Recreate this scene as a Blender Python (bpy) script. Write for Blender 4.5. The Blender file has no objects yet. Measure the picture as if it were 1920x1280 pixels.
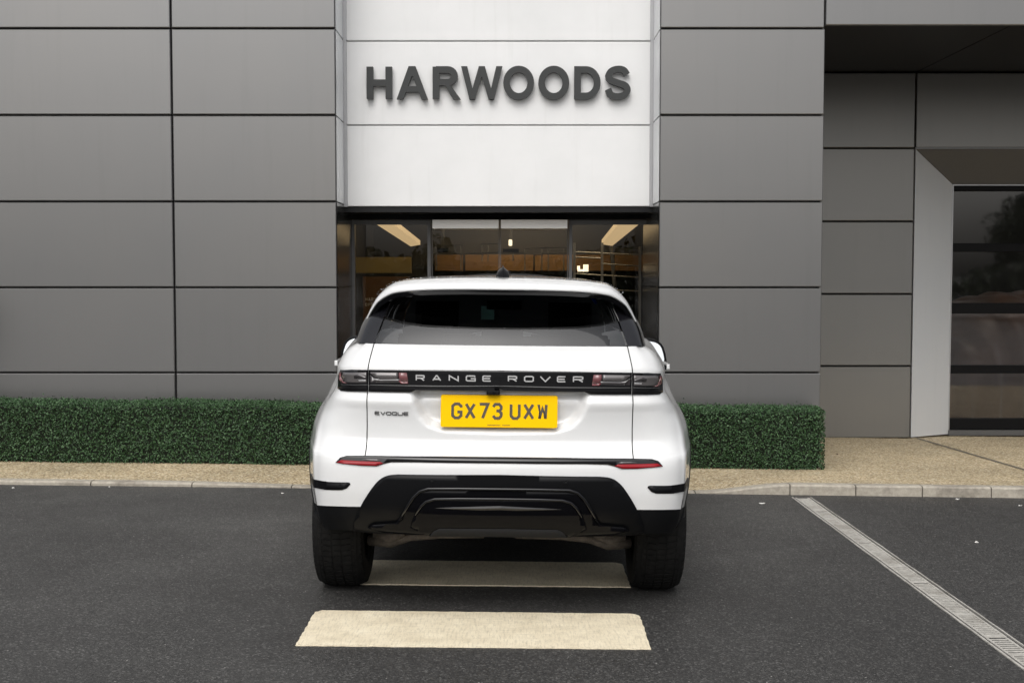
import bpy, bmesh, math, random
import numpy as np
from mathutils import Vector, Matrix
from mathutils.bvhtree import BVHTree
R = math.radians
random.seed(7)
rng = np.random.default_rng(7)
scene = bpy.context.scene
COL = scene.collection

# ------------------------------------------------------------------ camera
CAM_Z = 1.60
FPX = 2400.0                       # focal length in pixels of a 1920 px wide frame
PITCH = math.atan(130.0 / FPX)
cam_data = bpy.data.cameras.new('camera')
cam_data.sensor_width = 36.0
cam_data.lens = 36.0 * FPX / 1920.0
cam_data.clip_end = 3000.0
camera = bpy.data.objects.new('camera', cam_data)
COL.objects.link(camera)
camera.location = (0, 0, CAM_Z)
camera.rotation_euler = (math.pi / 2 - PITCH, 0, 0)
scene.camera = camera

# ------------------------------------------------------------------ sky and sun (overcast)
world = bpy.data.worlds.new('World')
scene.world = world
world.use_nodes = True
wn, wl = world.node_tree.nodes, world.node_tree.links
wn.clear()
sky = wn.new('ShaderNodeTexSky')
sky.sky_type = 'NISHITA'
sky.sun_disc = False
SUN_EL, SUN_AZ = R(50), R(192)     # azimuth measured clockwise from +Y
sky.sun_elevation = SUN_EL
sky.sun_rotation = SUN_AZ
sky.air_density = 1.0
sky.dust_density = 6.0
sky.ozone_density = 1.0
hs = wn.new('ShaderNodeHueSaturation')
hs.inputs['Saturation'].default_value = 0.22
bg = wn.new('ShaderNodeBackground')
bg.inputs['Strength'].default_value = 0.15
wo = wn.new('ShaderNodeOutputWorld')
wl.new(sky.outputs[0], hs.inputs['Color'])
wl.new(hs.outputs[0], bg.inputs['Color'])
wl.new(bg.outputs[0], wo.inputs['Surface'])
sun_data = bpy.data.lights.new('sun', 'SUN')
sun_data.energy = 0.6
sun_data.angle = R(70)
sun_data.color = (1.0, 0.985, 0.965)
sun = bpy.data.objects.new('sun', sun_data)
COL.objects.link(sun)
sd = Vector((math.sin(SUN_AZ) * math.cos(SUN_EL), math.cos(SUN_AZ) * math.cos(SUN_EL), math.sin(SUN_EL)))
sun.rotation_euler = sd.to_track_quat('Z', 'Y').to_euler()
sun.location = (0, -5, 20)
scene.view_settings.view_transform = 'Standard'
scene.view_settings.look = 'None'
scene.view_settings.gamma = 1.0
scene.view_settings.use_curve_mapping = False
scene.view_settings.exposure = 0.08
scene.render.engine = 'CYCLES'
scene.cycles.use_denoising = True
scene.cycles.max_bounces = 8
scene.cycles.transparent_max_bounces = 12
scene.cycles.sample_clamp_indirect = 6.0

# ------------------------------------------------------------------ measuring helpers
def ray(px, py):
    sp, cp = math.sin(PITCH), math.cos(PITCH)
    a, b = (px - 960.0) / FPX, (640.0 - py) / FPX
    return Vector((a, cp + b * sp, -sp + b * cp))
def U(px, py, Y):
    """world x, z of the point on the plane y = Y seen at that place of the survey photo"""
    d = ray(px, py)
    t = Y / d.y
    return d.x * t, CAM_Z + d.z * t
def UX(px, Y, py=510): return U(px, py, Y)[0]
def UZ(py, Y, px=960): return U(px, py, Y)[1]

# ------------------------------------------------------------------ materials
def nt(name):
    m = bpy.data.materials.new(name)
    m.use_nodes = True
    n = m.node_tree.nodes
    return m, n, m.node_tree.links, n['Principled BSDF'], n['Material Output']
def rgb(c): return (c[0], c[1], c[2], 1.0)
def simple(name, col, rough=0.5, metal=0.0, spec=0.5, coat=0.0, emit=None, es=1.0):
    m, n, l, b, o = nt(name)
    b.inputs['Base Color'].default_value = rgb(col)
    b.inputs['Roughness'].default_value = rough
    b.inputs['Metallic'].default_value = metal
    b.inputs['Specular IOR Level'].default_value = spec
    b.inputs['Coat Weight'].default_value = coat
    b.inputs['Coat Roughness'].default_value = 0.03
    if emit:
        b.inputs['Emission Color'].default_value = rgb(emit)
        b.inputs['Emission Strength'].default_value = es
    return m
def node(n, t, **kw):
    x = n.new(t)
    for k, v in kw.items(): setattr(x, k, v)
    return x
def coords(n, l, kind='Object', scale=(1, 1, 1), world=False):
    if world:
        g = n.new('ShaderNodeNewGeometry'); out = g.outputs['Position']
    else:
        t = n.new('ShaderNodeTexCoord'); out = t.outputs[kind]
    mp = n.new('ShaderNodeMapping')
    mp.inputs['Scale'].default_value = scale
    l.new(out, mp.inputs['Vector'])
    return mp.outputs['Vector']
def noise(n, l, vec, scale, detail=4, rough=0.55):
    t = n.new('ShaderNodeTexNoise')
    t.inputs['Scale'].default_value = scale
    t.inputs['Detail'].default_value = detail
    t.inputs['Roughness'].default_value = rough
    l.new(vec, t.inputs['Vector'])
    return t.outputs['Fac']
def ramp(n, l, fac, stops, interp='LINEAR'):
    r = n.new('ShaderNodeValToRGB')
    r.color_ramp.interpolation = interp
    e = r.color_ramp.elements
    while len(e) < len(stops): e.new(0.5)
    for i, (p, c) in enumerate(stops):
        e[i].position = p
        e[i].color = rgb(c) if hasattr(c, '__len__') else (c, c, c, 1)
    l.new(fac, r.inputs['Fac'])
    return r.outputs['Color']
def mix(n, l, fac, a, b, blend='MIX'):
    m = n.new('ShaderNodeMix'); m.data_type = 'RGBA'; m.blend_type = blend
    for k, v in ((0, fac), (6, a), (7, b)):
        if hasattr(v, 'is_linked'): l.new(v, m.inputs[k])
        else: m.inputs[k].default_value = v if k == 0 else rgb(v)
    return m.outputs[2]
def bump(n, l, b, height, strength, dist):
    x = n.new('ShaderNodeBump')
    x.inputs['Strength'].default_value = strength
    x.inputs['Distance'].default_value = dist
    l.new(height, x.inputs['Height'])
    l.new(x.outputs[0], b.inputs['Normal'])

def mat_asphalt():
    m, n, l, b, o = nt('asphalt')
    v = coords(n, l, world=True)
    vo = node(n, 'ShaderNodeTexVoronoi'); vo.inputs['Scale'].default_value = 135
    l.new(v, vo.inputs['Vector'])
    sep = n.new('ShaderNodeSeparateColor'); l.new(vo.outputs['Color'], sep.inputs[0])
    stone = ramp(n, l, sep.outputs[0], [(0.0, (.022, .0215, .021)), (.5, (.042, .0412, .0398)), (.86, (.074, .0725, .069)), (1, (.16, .157, .15))])
    big = noise(n, l, v, .9, 5)
    mid = noise(n, l, v, 9, 4)
    c1 = mix(n, l, ramp(n, l, big, [(.3, .0), (.7, 1)]), stone, (.042, .040, .038))
    c1 = mix(n, l, .35, stone, c1)
    tone = ramp(n, l, noise(n, l, coords(n, l, world=True, scale=(.9, .35, 1)), .8, 5, .6), [(.28, .76), (.72, 1.16)])
    c2 = mix(n, l, 1.0, c1, tone, 'MULTIPLY')
    c2 = mix(n, l, ramp(n, l, mid, [(.35, .25), (.6, .0)]), c2, (.03, .028, .027))
    # rare pale chips
    vo2 = node(n, 'ShaderNodeTexVoronoi'); vo2.inputs['Scale'].default_value = 26
    l.new(v, vo2.inputs['Vector'])
    chip = ramp(n, l, vo2.outputs['Distance'], [(.0, 1), (.085, 1), (.11, 0)])
    s2 = n.new('ShaderNodeSeparateColor'); l.new(vo2.outputs['Color'], s2.inputs[0])
    pick = ramp(n, l, s2.outputs[1], [(.88, 0), (.91, 1)])
    c3 = mix(n, l, mix(n, l, 1.0, chip, pick, 'MULTIPLY'), c2, (.32, .31, .29))
    l.new(c3, b.inputs['Base Color'])
    rr = ramp(n, l, big, [(.3, .46), (.7, .70)])
    l.new(rr, b.inputs['Roughness'])
    b.inputs['Specular IOR Level'].default_value = .45
    h = mix(n, l, .5, vo.outputs['Distance'], noise(n, l, v, 260, 2))
    bump(n, l, b, h, .55, .006)
    return m
def mat_gravel():
    m, n, l, b, o = nt('resin_bound_gravel')
    v = coords(n, l, world=True)
    vo = node(n, 'ShaderNodeTexVoronoi'); vo.inputs['Scale'].default_value = 75
    l.new(v, vo.inputs['Vector'])
    sep = n.new('ShaderNodeSeparateColor'); l.new(vo.outputs['Color'], sep.inputs[0])
    stone = ramp(n, l, sep.outputs[0], [(0, (.25, .175, .095)), (.3, (.49, .385, .235)), (.65, (.66, .535, .345)), (.9, (.77, .655, .455)), (1, (.85, .78, .62))])
    edge = ramp(n, l, vo.outputs['Distance'], [(.0, 1.0), (.5, .82), (.8, .55)])
    c = mix(n, l, 1.0, stone, edge, 'MULTIPLY')
    big = noise(n, l, v, 1.3, 5)
    c = mix(n, l, 1.0, c, ramp(n, l, big, [(.3, (.82, .82, .80)), (.7, (1.1, 1.1, 1.08))]), 'MULTIPLY')
    moss = noise(n, l, coords(n, l, world=True, scale=(.6, 2.4, 1)), 1.8, 5)
    c = mix(n, l, ramp(n, l, moss, [(.58, 0), (.72, .35)]), c, (.16, .14, .07))
    l.new(c, b.inputs['Base Color'])
    b.inputs['Roughness'].default_value = .75
    bump(n, l, b, vo.outputs['Distance'], .7, -.006)
    return m
def mat_concrete(name, c0, c1, scale=20, stain=(.12, .115, .105)):
    m, n, l, b, o = nt(name)
    v = coords(n, l, world=True)
    f = noise(n, l, v, scale, 6, .65)
    c = ramp(n, l, f, [(.3, c0), (.7, c1)])
    s = noise(n, l, v, 3.3, 6, .7)
    c = mix(n, l, ramp(n, l, s, [(.48, 0), (.68, .75)]), c, stain)
    l.new(c, b.inputs['Base Color'])
    b.inputs['Roughness'].default_value = .85
    bump(n, l, b, noise(n, l, v, 120, 3), .3, .004)
    return m
def mat_paint_stripe():
    m, n, l, b, o = nt('worn_road_paint')
    v = coords(n, l, world=True)
    f = noise(n, l, v, 7, 6, .65)
    c = ramp(n, l, f, [(.3, (.70, .61, .44)), (.6, (.86, .77, .58)), (.8, (.90, .83, .66))])
    st = noise(n, l, coords(n, l, world=True, scale=(26, 3.0, 1)), 4, 5, .7)
    c = mix(n, l, ramp(n, l, st, [(.48, 0), (.70, .6)]), c, (.46, .40, .29))
    st2 = noise(n, l, coords(n, l, world=True, scale=(5, 60, 1)), 1.2, 4, .7)
    c = mix(n, l, ramp(n, l, st2, [(.55, 0), (.72, .5)]), c, (.48, .42, .31))
    fine = noise(n, l, v, 150, 3)
    c = mix(n, l, ramp(n, l, fine, [(.62, 0), (.72, .6)]), c, (.22, .2, .16))
    l.new(c, b.inputs['Base Color'])
    b.inputs['Roughness'].default_value = .7
    bump(n, l, b, noise(n, l, v, 160, 3), .35, .004)
    return m
def mat_cladding(name, col, rough=.36, metal=.75, spread=.03):
    m, n, l, b, o = nt(name)
    v = coords(n, l, world=True)
    oi = n.new('ShaderNodeObjectInfo')
    f = noise(n, l, v, .8, 3)
    tint = ramp(n, l, f, [(.3, (1 - spread, 1 - spread, 1 - spread * .7)), (.7, (1 + spread, 1 + spread * .6, 1 + spread * .4))])
    c = mix(n, l, 1.0, col, tint, 'MULTIPLY')
    pr = ramp(n, l, oi.outputs['Random'], [(0, (.965, .965, .965)), (1, (1.035, 1.03, 1.025))])
    c = mix(n, l, 1.0, c, pr, 'MULTIPLY')
    streak = noise(n, l, coords(n, l, world=True, scale=(9, 9, .5)), 1.5, 5, .6)
    c = mix(n, l, ramp(n, l, streak, [(.55, 0), (.8, .10)]), c, (col[0] * .6, col[1] * .6, col[2] * .58))
    l.new(c, b.inputs['Base Color'])
    b.inputs['Metallic'].default_value = metal
    b.inputs['Roughness'].default_value = rough
    return m
def mat_white_panel():
    m, n, l, b, o = nt('white_composite_panel')
    v = coords(n, l, world=True)
    f = noise(n, l, v, 2.2, 5, .6)
    c = ramp(n, l, f, [(.25, (.72, .725, .72)), (.7, (.78, .78, .777))])
    st = noise(n, l, coords(n, l, world=True, scale=(7, 7, .55)), 1.7, 5, .6)
    c = mix(n, l, ramp(n, l, st, [(.58, 0), (.8, .35)]), c, (.62, .62, .605))
    l.new(c, b.inputs['Base Color'])
    b.inputs['Roughness'].default_value = .42
    bump(n, l, b, noise(n, l, v, 1.5, 2), .08, .02)
    return m
def mat_glass(name, tint, refl=1.0, rough=0.0, ior=1.5, wave=0.0):
    """thin glazing: tinted see-through plus a Fresnel mirror"""
    m = bpy.data.materials.new(name); m.use_nodes = True
    n, l = m.node_tree.nodes, m.node_tree.links
    n.clear()
    out = n.new('ShaderNodeOutputMaterial')
    tr = n.new('ShaderNodeBsdfTransparent'); tr.inputs[0].default_value = rgb(tint)
    gl = n.new('ShaderNodeBsdfGlossy'); gl.inputs['Roughness'].default_value = rough
    gl.inputs[0].default_value = (refl, refl, refl, 1)
    fr = n.new('ShaderNodeFresnel'); fr.inputs['IOR'].default_value = ior
    if wave:
        v = coords(n, l, world=True)
        bp = n.new('ShaderNodeBump'); bp.inputs['Strength'].default_value = wave; bp.inputs['Distance'].default_value = .02
        l.new(noise(n, l, v, 1.1, 1), bp.inputs['Height'])
        l.new(bp.outputs[0], gl.inputs['Normal'])
    mx = n.new('ShaderNodeMixShader')
    l.new(fr.outputs[0], mx.inputs[0]); l.new(tr.outputs[0], mx.inputs[1]); l.new(gl.outputs[0], mx.inputs[2])
    l.new(mx.outputs[0], out.inputs['Surface'])
    return m
def mat_leaf(name, stops, rough=.45):
    m, n, l, b, o = nt(name)
    g = n.new('ShaderNodeNewGeometry')
    c = ramp(n, l, g.outputs['Random Per Island'], stops)
    l.new(c, b.inputs['Base Color'])
    b.inputs['Roughness'].default_value = rough
    b.inputs['Specular IOR Level'].default_value = .38
    return m
def mat_wood(name, c0, c1):
    m, n, l, b, o = nt(name)
    f = noise(n, l, coords(n, l, world=True, scale=(1.2, 1.2, 14)), 2.2, 6, .6)
    l.new(ramp(n, l, f, [(.3, c0), (.7, c1)]), b.inputs['Base Color'])
    b.inputs['Roughness'].default_value = .45
    return m
def mat_tyre():
    m, n, l, b, o = nt('tyre_rubber')
    v = coords(n, l)
    l.new(ramp(n, l, noise(n, l, v, 30, 4), [(.3, (.005, .005, .005)), (.7, (.012, .0118, .0115))]), b.inputs['Base Color'])
    b.inputs['Roughness'].default_value = .72
    b.inputs['Specular IOR Level'].default_value = .2
    return m
def mat_grime(name, c0, c1):
    m, n, l, b, o = nt(name)
    v = coords(n, l)
    l.new(ramp(n, l, noise(n, l, v, 25, 5, .7), [(.3, c0), (.7, c1)]), b.inputs['Base Color'])
    b.inputs['Roughness'].default_value = .8
    return m
def mat_car_white():
    m, n, l, b, o = nt('white_car_paint')
    v = coords(n, l)
    # faint road film
    f = noise(n, l, v, 6, 5, .6)
    l.new(ramp(n, l, f, [(.3, (.755, .76, .757)), (.7, (.785, .79, .787))]), b.inputs['Base Color'])
    b.inputs['Roughness'].default_value = .32
    b.inputs['Coat Weight'].default_value = 1.0
    b.inputs['Coat Roughness'].default_value = .04
    return m

M = dict(
    asphalt=mat_asphalt(), gravel=mat_gravel(),
    kerb=mat_concrete('kerb_concrete', (.30, .272, .225), (.46, .42, .35), 30, (.13, .113, .09)),
    joint=mat_concrete('joint_filler', (.12, .105, .075), (.19, .165, .12), 40),
    stripe=mat_paint_stripe(),
    clad=mat_cladding('grey_metal_cladding', (.244, .2435, .241), .285),
    clad_shaded=mat_cladding('shaded_bay_cladding', (.232, .230, .221), .36),  # facade cladding toned darker for the shade in the recessed bay
    clad_head_shaded=mat_cladding('shaded_window_head', (.12, .12, .12), .5, .2),  # cladding darkened for the shade under the window head
    clad_lit=mat_cladding('lit_reveal_cladding', (.70, .72, .735), .42, .35),  # cladding made paler for the light the reveals and jamb reflect
    white=mat_white_panel(),
    dark=simple('dark_backing', (.012, .012, .013), .7),
    soffit=simple('black_soffit', (.005, .005, .006), .45, spec=.3),
    frame_black=simple('black_powder_coat', (.005, .005, .0055), .5, spec=.12),
    frame_grey=simple('grey_powder_coat', (.10, .10, .10), .4, .3),
    gloss_dark=simple('dark_gloss_reveal', (.02, .02, .019), .18),
    alu=simple('anodised_trim', (.42, .42, .43), .4, .8),
    letter=simple('charcoal_letter', (.042, .044, .044), .5, spec=.3),
    letter_edge=simple('grey_letter_return', (.16, .16, .16), .5),
    glass=mat_glass('entrance_glass', (.60, .60, .58), .95, 0, 1.7, .02),
    glass_bay=mat_glass('bay_window_glass', (.50, .50, .50), 1.0, .03, 2.0, .10),
    frost=simple('white_door_header', (.90, .88, .84), .5),
    wood=mat_wood('oak_panelling', (.17, .092, .034), (.27, .15, .06)),
    brass=simple('gold_panel', (.56, .43, .17), .4, .25),
    bronze=simple('bronze_sign_board', (.16, .075, .022), .5),
    cream=simple('cream_lettering', (.75, .66, .5), .5),
    ceiling=simple('dark_ceiling', (.05, .045, .04), .7),
    floor_in=simple('dark_tile_floor', (.06, .055, .05), .25),
    lamp=simple('lit_lamp', (.9, .85, .7), .5, emit=(1, .84, .56), es=2.4),
    lamp_soft=simple('lit_cove_panel', (.8, .6, .35), .5, emit=(1, .70, .36), es=.8),
    fill_bay=simple('added_bay_fill', (.9, .8, .7), .5, emit=(1, .85, .7), es=5),
    fill_hidden=simple('added_fill_panel', (.9, .8, .6), .5, emit=(1, .78, .48), es=22),
    steel=simple('reflected_grey_steel', (.33, .32, .30), .4, .5),
    cloth=None, car=mat_car_white(),
    carblack=simple('gloss_black_trim', (.005, .005, .006), .06),
    valance=simple('gloss_black_valance', (.003, .003, .004), .08, spec=.12),
    satin=simple('satin_black_plastic', (.005, .0052, .006), .36, spec=.14),
    plastic=simple('matt_black_plastic', (.006, .0065, .0075), .55, spec=.14),
    groove=simple('panel_gap', (.06, .06, .06), .8),
    carglass=mat_glass('tinted_rear_glass', (.30, .31, .32), 1.0, 0, 1.85),
    carglass_side=mat_glass('tinted_side_glass', (.10, .10, .11), .9, 0, 1.6),
    screen=mat_glass('windscreen_glass', (.62, .66, .65), .9, 0, 1.5),
    quarter=simple('gloss_black_quarter', (.008, .008, .010), .06, coat=.5),
    lens=simple('smoked_clear_lens', (.13, .12, .12), .14, .3, coat=.8),
    lens_dark=simple('smoked_dark_lens', (.035, .03, .032), .08, coat=1.0),
    lens_pink=simple('pale_red_lens', (.20, .075, .08), .15, coat=.8),
    lens_red=simple('deep_red_lens', (.16, .012, .02), .12, coat=1.0),
    reflector=simple('red_reflector', (.27, .006, .012), .2, spec=.3),
    chrome=simple('silver_letter', (.72, .72, .72), .3, .45),
    badge=simple('grey_badge', (.10, .10, .10), .3, .6),
    plate=simple('yellow_plate', (.95, .56, .0), .5, spec=.08),
    plate_char=simple('plate_character', (.075, .06, .04), .5),
    tyre=mat_tyre(), rim=simple('dark_alloy', (.05, .05, .042), .35, .8),
    brake=simple('grey_brake_disc', (.12, .115, .11), .5, .5),
    arm=mat_grime('grimy_suspension_metal', (.10, .085, .068), (.24, .205, .17)),
    under=simple('underbody', (.008, .008, .008), .9),
    interior=simple('black_upholstery', (.010, .011, .012), .8),
    paper=simple('pale_green_paper', (.45, .62, .58), .7),
    sticker=simple('blue_sticker', (.06, .12, .38), .6),
    mirror=simple('mirror_glass', (.75, .78, .80), .02, 1.0),
    leaf=mat_leaf('box_hedge_leaf', [(0, (.010, .032, .008)), (.4, (.023, .062, .018)), (.8, (.042, .098, .035)), (1, (.085, .155, .068))], .55),
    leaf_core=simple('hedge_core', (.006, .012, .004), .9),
    tree_leaf=mat_leaf('tree_leaf', [(0, (.03, .045, .02)), (.6, (.055, .075, .03)), (1, (.09, .12, .05))], .6),
    bark=simple('bark', (.07, .055, .04), .9),
    grate=mat_concrete('galvanised_grate', (.34, .33, .30), (.52, .50, .455), 40, (.22, .20, .17)),
    drain_dark=simple('drain_void', (.02, .018, .015), .9),
    litter=simple('pale_litter', (.75, .74, .70), .7),
    dead_leaf=simple('dead_brown_leaf', (.10, .06, .035), .8),
    drop=simple('water_droplet', (.75, .76, .77), .03, coat=1.0),
)
def mat_cloth():
    m, n, l, b, o = nt('brown_satin_cover')
    v = coords(n, l, world=True)
    l.new(ramp(n, l, noise(n, l, v, 3, 4), [(.3, (.16, .085, .055)), (.7, (.27, .15, .10))]), b.inputs['Base Color'])
    b.inputs['Roughness'].default_value = .42
    b.inputs['Sheen Weight'].default_value = .4
    return m
M['cloth'] = mat_cloth()
def mat_paper(name, col):
    m, n, l, b, o = nt(name)
    b.inputs['Base Color'].default_value = rgb(col); b.inputs['Roughness'].default_value = .7
    tr = n.new('ShaderNodeBsdfTranslucent'); tr.inputs[0].default_value = rgb(col)
    mx = n.new('ShaderNodeMixShader'); mx.inputs[0].default_value = .75
    l.new(b.outputs[0], mx.inputs[1]); l.new(tr.outputs[0], mx.inputs[2]); l.new(mx.outputs[0], o.inputs['Surface'])
    return m
M['paper'] = mat_paper('pale_green_paper', (.6, .82, .78)); M['sticker'] = mat_paper('blue_sticker', (.15, .3, .8))

# ------------------------------------------------------------------ mesh helpers
class MB:
    def __init__(s): s.v, s.f = [], []
    def quad(s, a, b, c, d):
        i = len(s.v); s.v += [a, b, c, d]; s.f.append((i, i + 1, i + 2, i + 3))
    def poly(s, pts):
        i = len(s.v); s.v += list(pts); s.f.append(tuple(range(i, i + len(pts))))
    def box(s, x0, x1, y0, y1, z0, z1, ch=0.0):
        i = len(s.v)
        if ch <= 0:
            s.v += [(x, y, z) for z in (z0, z1) for y in (y0, y1) for x in (x0, x1)]
            s.f += [tuple(i + k for k in q) for q in ((0, 1, 5, 4), (2, 6, 7, 3), (0, 4, 6, 2), (1, 3, 7, 5), (4, 5, 7, 6), (0, 2, 3, 1))]
        else:                       # chamfered on the face towards -Y
            c = ch
            s.v += [(x0 + c, y0, z0 + c), (x1 - c, y0, z0 + c), (x1 - c, y0, z1 - c), (x0 + c, y0, z1 - c),
                    (x0, y0 + c, z0), (x1, y0 + c, z0), (x1, y0 + c, z1), (x0, y0 + c, z1),
                    (x0, y1, z0), (x1, y1, z0), (x1, y1, z1), (x0, y1, z1)]
            s.f.append((i, i + 1, i + 2, i + 3))
            for k in range(4):
                j = (k + 1) % 4
                s.f.append((i + k, i + 4 + k, i + 4 + j, i + j))
                s.f.append((i + 4 + k, i + 8 + k, i + 8 + j, i + 4 + j))
            s.f.append((i + 11, i + 10, i + 9, i + 8))
        return s
    def tube(s, pts, r, seg=8, cap=True):
        pts = [Vector(p) for p in pts]
        rs = r if hasattr(r, '__len__') else [r] * len(pts)
        i0 = len(s.v)
        prev = None
        for k, p in enumerate(pts):
            a = pts[max(k - 1, 0)]; b = pts[min(k + 1, len(pts) - 1)]
            t = (b - a).normalized()
            if prev is None:
                up = Vector((0, 0, 1)) if abs(t.z) < .9 else Vector((1, 0, 0))
                u = t.cross(up).normalized()
            else:
                u = (prev - t * prev.dot(t)).normalized()
            prev = u
            w = t.cross(u)
            for j in range(seg):
                an = 2 * math.pi * j / seg
                s.v.append(tuple(p + (u * math.cos(an) + w * math.sin(an)) * rs[k]))
        for k in range(len(pts) - 1):
            for j in range(seg):
                a = i0 + k * seg + j; b = i0 + k * seg + (j + 1) % seg
                s.f.append((a, b, b + seg, a + seg))
        if cap:
            s.f.append(tuple(i0 + j for j in range(seg))[::-1])
            s.f.append(tuple(i0 + (len(pts) - 1) * seg + j for j in range(seg)))
        return s
    def grid(s, rows, close=False):
        i0 = len(s.v); nc = len(rows[0])
        for r in rows: s.v += [tuple(p) for p in r]
        for a in range(len(rows) - 1):
            for b in range(nc - (0 if close else 1)):
                b2 = (b + 1) % nc
                s.f.append((i0 + a * nc + b, i0 + a * nc + b2, i0 + (a + 1) * nc + b2, i0 + (a + 1) * nc + b))
        return s
    def mesh(s, name):
        me = bpy.data.meshes.new(name)
        me.from_pydata([tuple(p) for p in s.v], [], s.f)
        me.update()
        return me
    def build(s, name, mat, parent=None, smooth=False, fix=False):
        me = s.mesh(name)
        if fix:
            bm = bmesh.new(); bm.from_mesh(me)
            bmesh.ops.remove_doubles(bm, verts=bm.verts, dist=1e-5)
            bmesh.ops.recalc_face_normals(bm, faces=bm.faces)
            bm.to_mesh(me); bm.free()
        return put(name, me, mat, parent, smooth)
def put(name, me, mat, parent=None, smooth=False):
    if mat is not None and not me.materials: me.materials.append(M[mat] if isinstance(mat, str) else mat)
    if smooth: me.polygons.foreach_set('use_smooth', [True] * len(me.polygons))
    o = bpy.data.objects.new(name, me)
    COL.objects.link(o)
    if parent: o.parent = parent
    return o
def empty(name, loc=(0, 0, 0), parent=None):
    o = bpy.data.objects.new(name, None)
    o.empty_display_size = .2
    COL.objects.link(o); o.location = loc
    if parent: o.parent = parent
    return o
def tag(o, label=None, cat=None, group=None, kind=None):
    for k, v in (('label', label), ('category', cat), ('group', group), ('kind', kind)):
        if v: o[k] = v
    return o
def catmull(pts, n=6, closed=False):
    P = [np.array(p, float) for p in pts]
    out = []
    m = len(P)
    for i in range(m if closed else m - 1):
        p0 = P[(i - 1) % m] if closed or i > 0 else 2 * P[0] - P[1]
        p1 = P[i]; p2 = P[(i + 1) % m]
        p3 = P[(i + 2) % m] if closed or i + 2 < m else 2 * P[m - 1] - P[m - 2]
        for k in range(n):
            t = k / n
            out.append(.5 * ((2 * p1) + (-p0 + p2) * t + (2 * p0 - 5 * p1 + 4 * p2 - p3) * t * t + (-p0 + 3 * p1 - 3 * p2 + p3) * t ** 3))
    if not closed: out.append(P[-1])
    return out
def sstep(a, b, x):
    t = min(max((x - a) / (b - a), 0), 1)
    return t * t * (3 - 2 * t)

# ------------------------------------------------------------------ lettering (stroke glyphs in a unit box)
def arc(cx, cy, rx, ry, a0, a1, n=10):
    return [(cx + rx * math.cos(R(a0 + (a1 - a0) * i / n)), cy + ry * math.sin(R(a0 + (a1 - a0) * i / n))) for i in range(n + 1)]
def rrect(c=.22): return [(c, 0), (1 - c, 0), (1, c), (1, 1 - c), (1 - c, 1), (c, 1), (0, 1 - c), (0, c), (c, 0)]
WIDE = {
    'R': [[(0, 0), (0, 1), (.85, 1), (1, .9), (1, .58), (.85, .46), (0, .46)], [(.55, .46), (1, 0)]],
    'A': [[(0, 0), (.44, 1), (.56, 1), (1, 0)], [(.2, .28), (.8, .28)]],
    'N': [[(0, 0), (0, 1), (1, 0), (1, 1)]],
    'G': [[(1, .82), (.9, 1), (.12, 1), (0, .85), (0, .15), (.12, 0), (1, 0), (1, .46), (.5, .46)]],
    'E': [[(1, 1), (.1, 1), (0, .85), (0, .15), (.1, 0), (1, 0)], [(0, .5), (.92, .5)]],
    'O': [rrect(.16)], 'V': [[(0, 1), (.5, 0), (1, 1)]],
    'Q': [rrect(.16), [(.62, .3), (1.02, -.12)]],
    'U': [[(0, 1), (0, .15), (.12, 0), (.88, 0), (1, .15), (1, 1)]],
    'H': [[(0, 0), (0, 1)], [(1, 0), (1, 1)], [(0, .5), (1, .5)]],
    'W': [[(0, 1), (.25, 0), (.5, .95), (.75, 0), (1, 1)]],
    'D': [[(0, 0), (0, 1), (.65, 1), (1, .75), (1, .25), (.65, 0), (0, 0)]],
    'S': [[(1, .85), (.8, 1), (.2, 1), (0, .82), (0, .65), (.2, .53), (.8, .47), (1, .35), (1, .18), (.8, 0), (.2, 0), (0, .15)]],
    'P': [[(0, 0), (0, 1), (.8, 1), (1, .85), (1, .6), (.8, .45), (0, .45)]],
    'I': [[(.5, 0), (.5, 1)]],
}
PLATE = {
    'G': [[(1, .74), (1, .84), (.72, 1), (.28, 1), (0, .84), (0, .16), (.28, 0), (.72, 0), (1, .16), (1, .42), (.56, .42)]],
    'X': [[(0, 0), (1, 1)], [(0, 1), (1, 0)]],
    '7': [[(0, 1), (1, 1), (.36, 0)]],
    '3': [[(0, .82), (.26, 1), (.74, 1), (1, .84), (1, .66), (.74, .52), (.4, .52)], [(.74, .52), (1, .38), (1, .16), (.74, 0), (.26, 0), (0, .18)]],
    'U': [[(0, 1), (0, .17), (.27, 0), (.73, 0), (1, .17), (1, 1)]],
    'W': [[(0, 1), (.12, 0), (.5, .72), (.88, 0), (1, 1)]],
}
def stroke_quads(pts, w):
    P = [np.array(p, float) for p in pts]
    keep = [P[0]]
    for p in P[1:]:
        if np.linalg.norm(p - keep[-1]) > 1e-6: keep.append(p)
    P = keep; n = len(P)
    closed = np.linalg.norm(P[0] - P[-1]) < 1e-6
    if closed: P = P[:-1]; n -= 1
    nr = []
    segs = n if closed else n - 1
    for i in range(segs):
        d = P[(i + 1) % n] - P[i]; d = d / np.linalg.norm(d)
        nr.append(np.array([-d[1], d[0]]))
    L, Rr = [], []
    for i in range(n):
        if closed: a, b = nr[i - 1], nr[i]
        else: a, b = nr[max(i - 1, 0)], nr[min(i, segs - 1)]
        m = a + b; mm = np.linalg.norm(m)
        if mm < .35: m = b; k = 1.0
        else:
            m = m / mm; k = min(1.0 / max(m.dot(b), .35), 2.4)
        L.append(P[i] + m * k * w / 2); Rr.append(P[i] - m * k * w / 2)
    return [(Rr[i], Rr[(i + 1) % n], L[(i + 1) % n], L[i]) for i in range(segs)]
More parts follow.
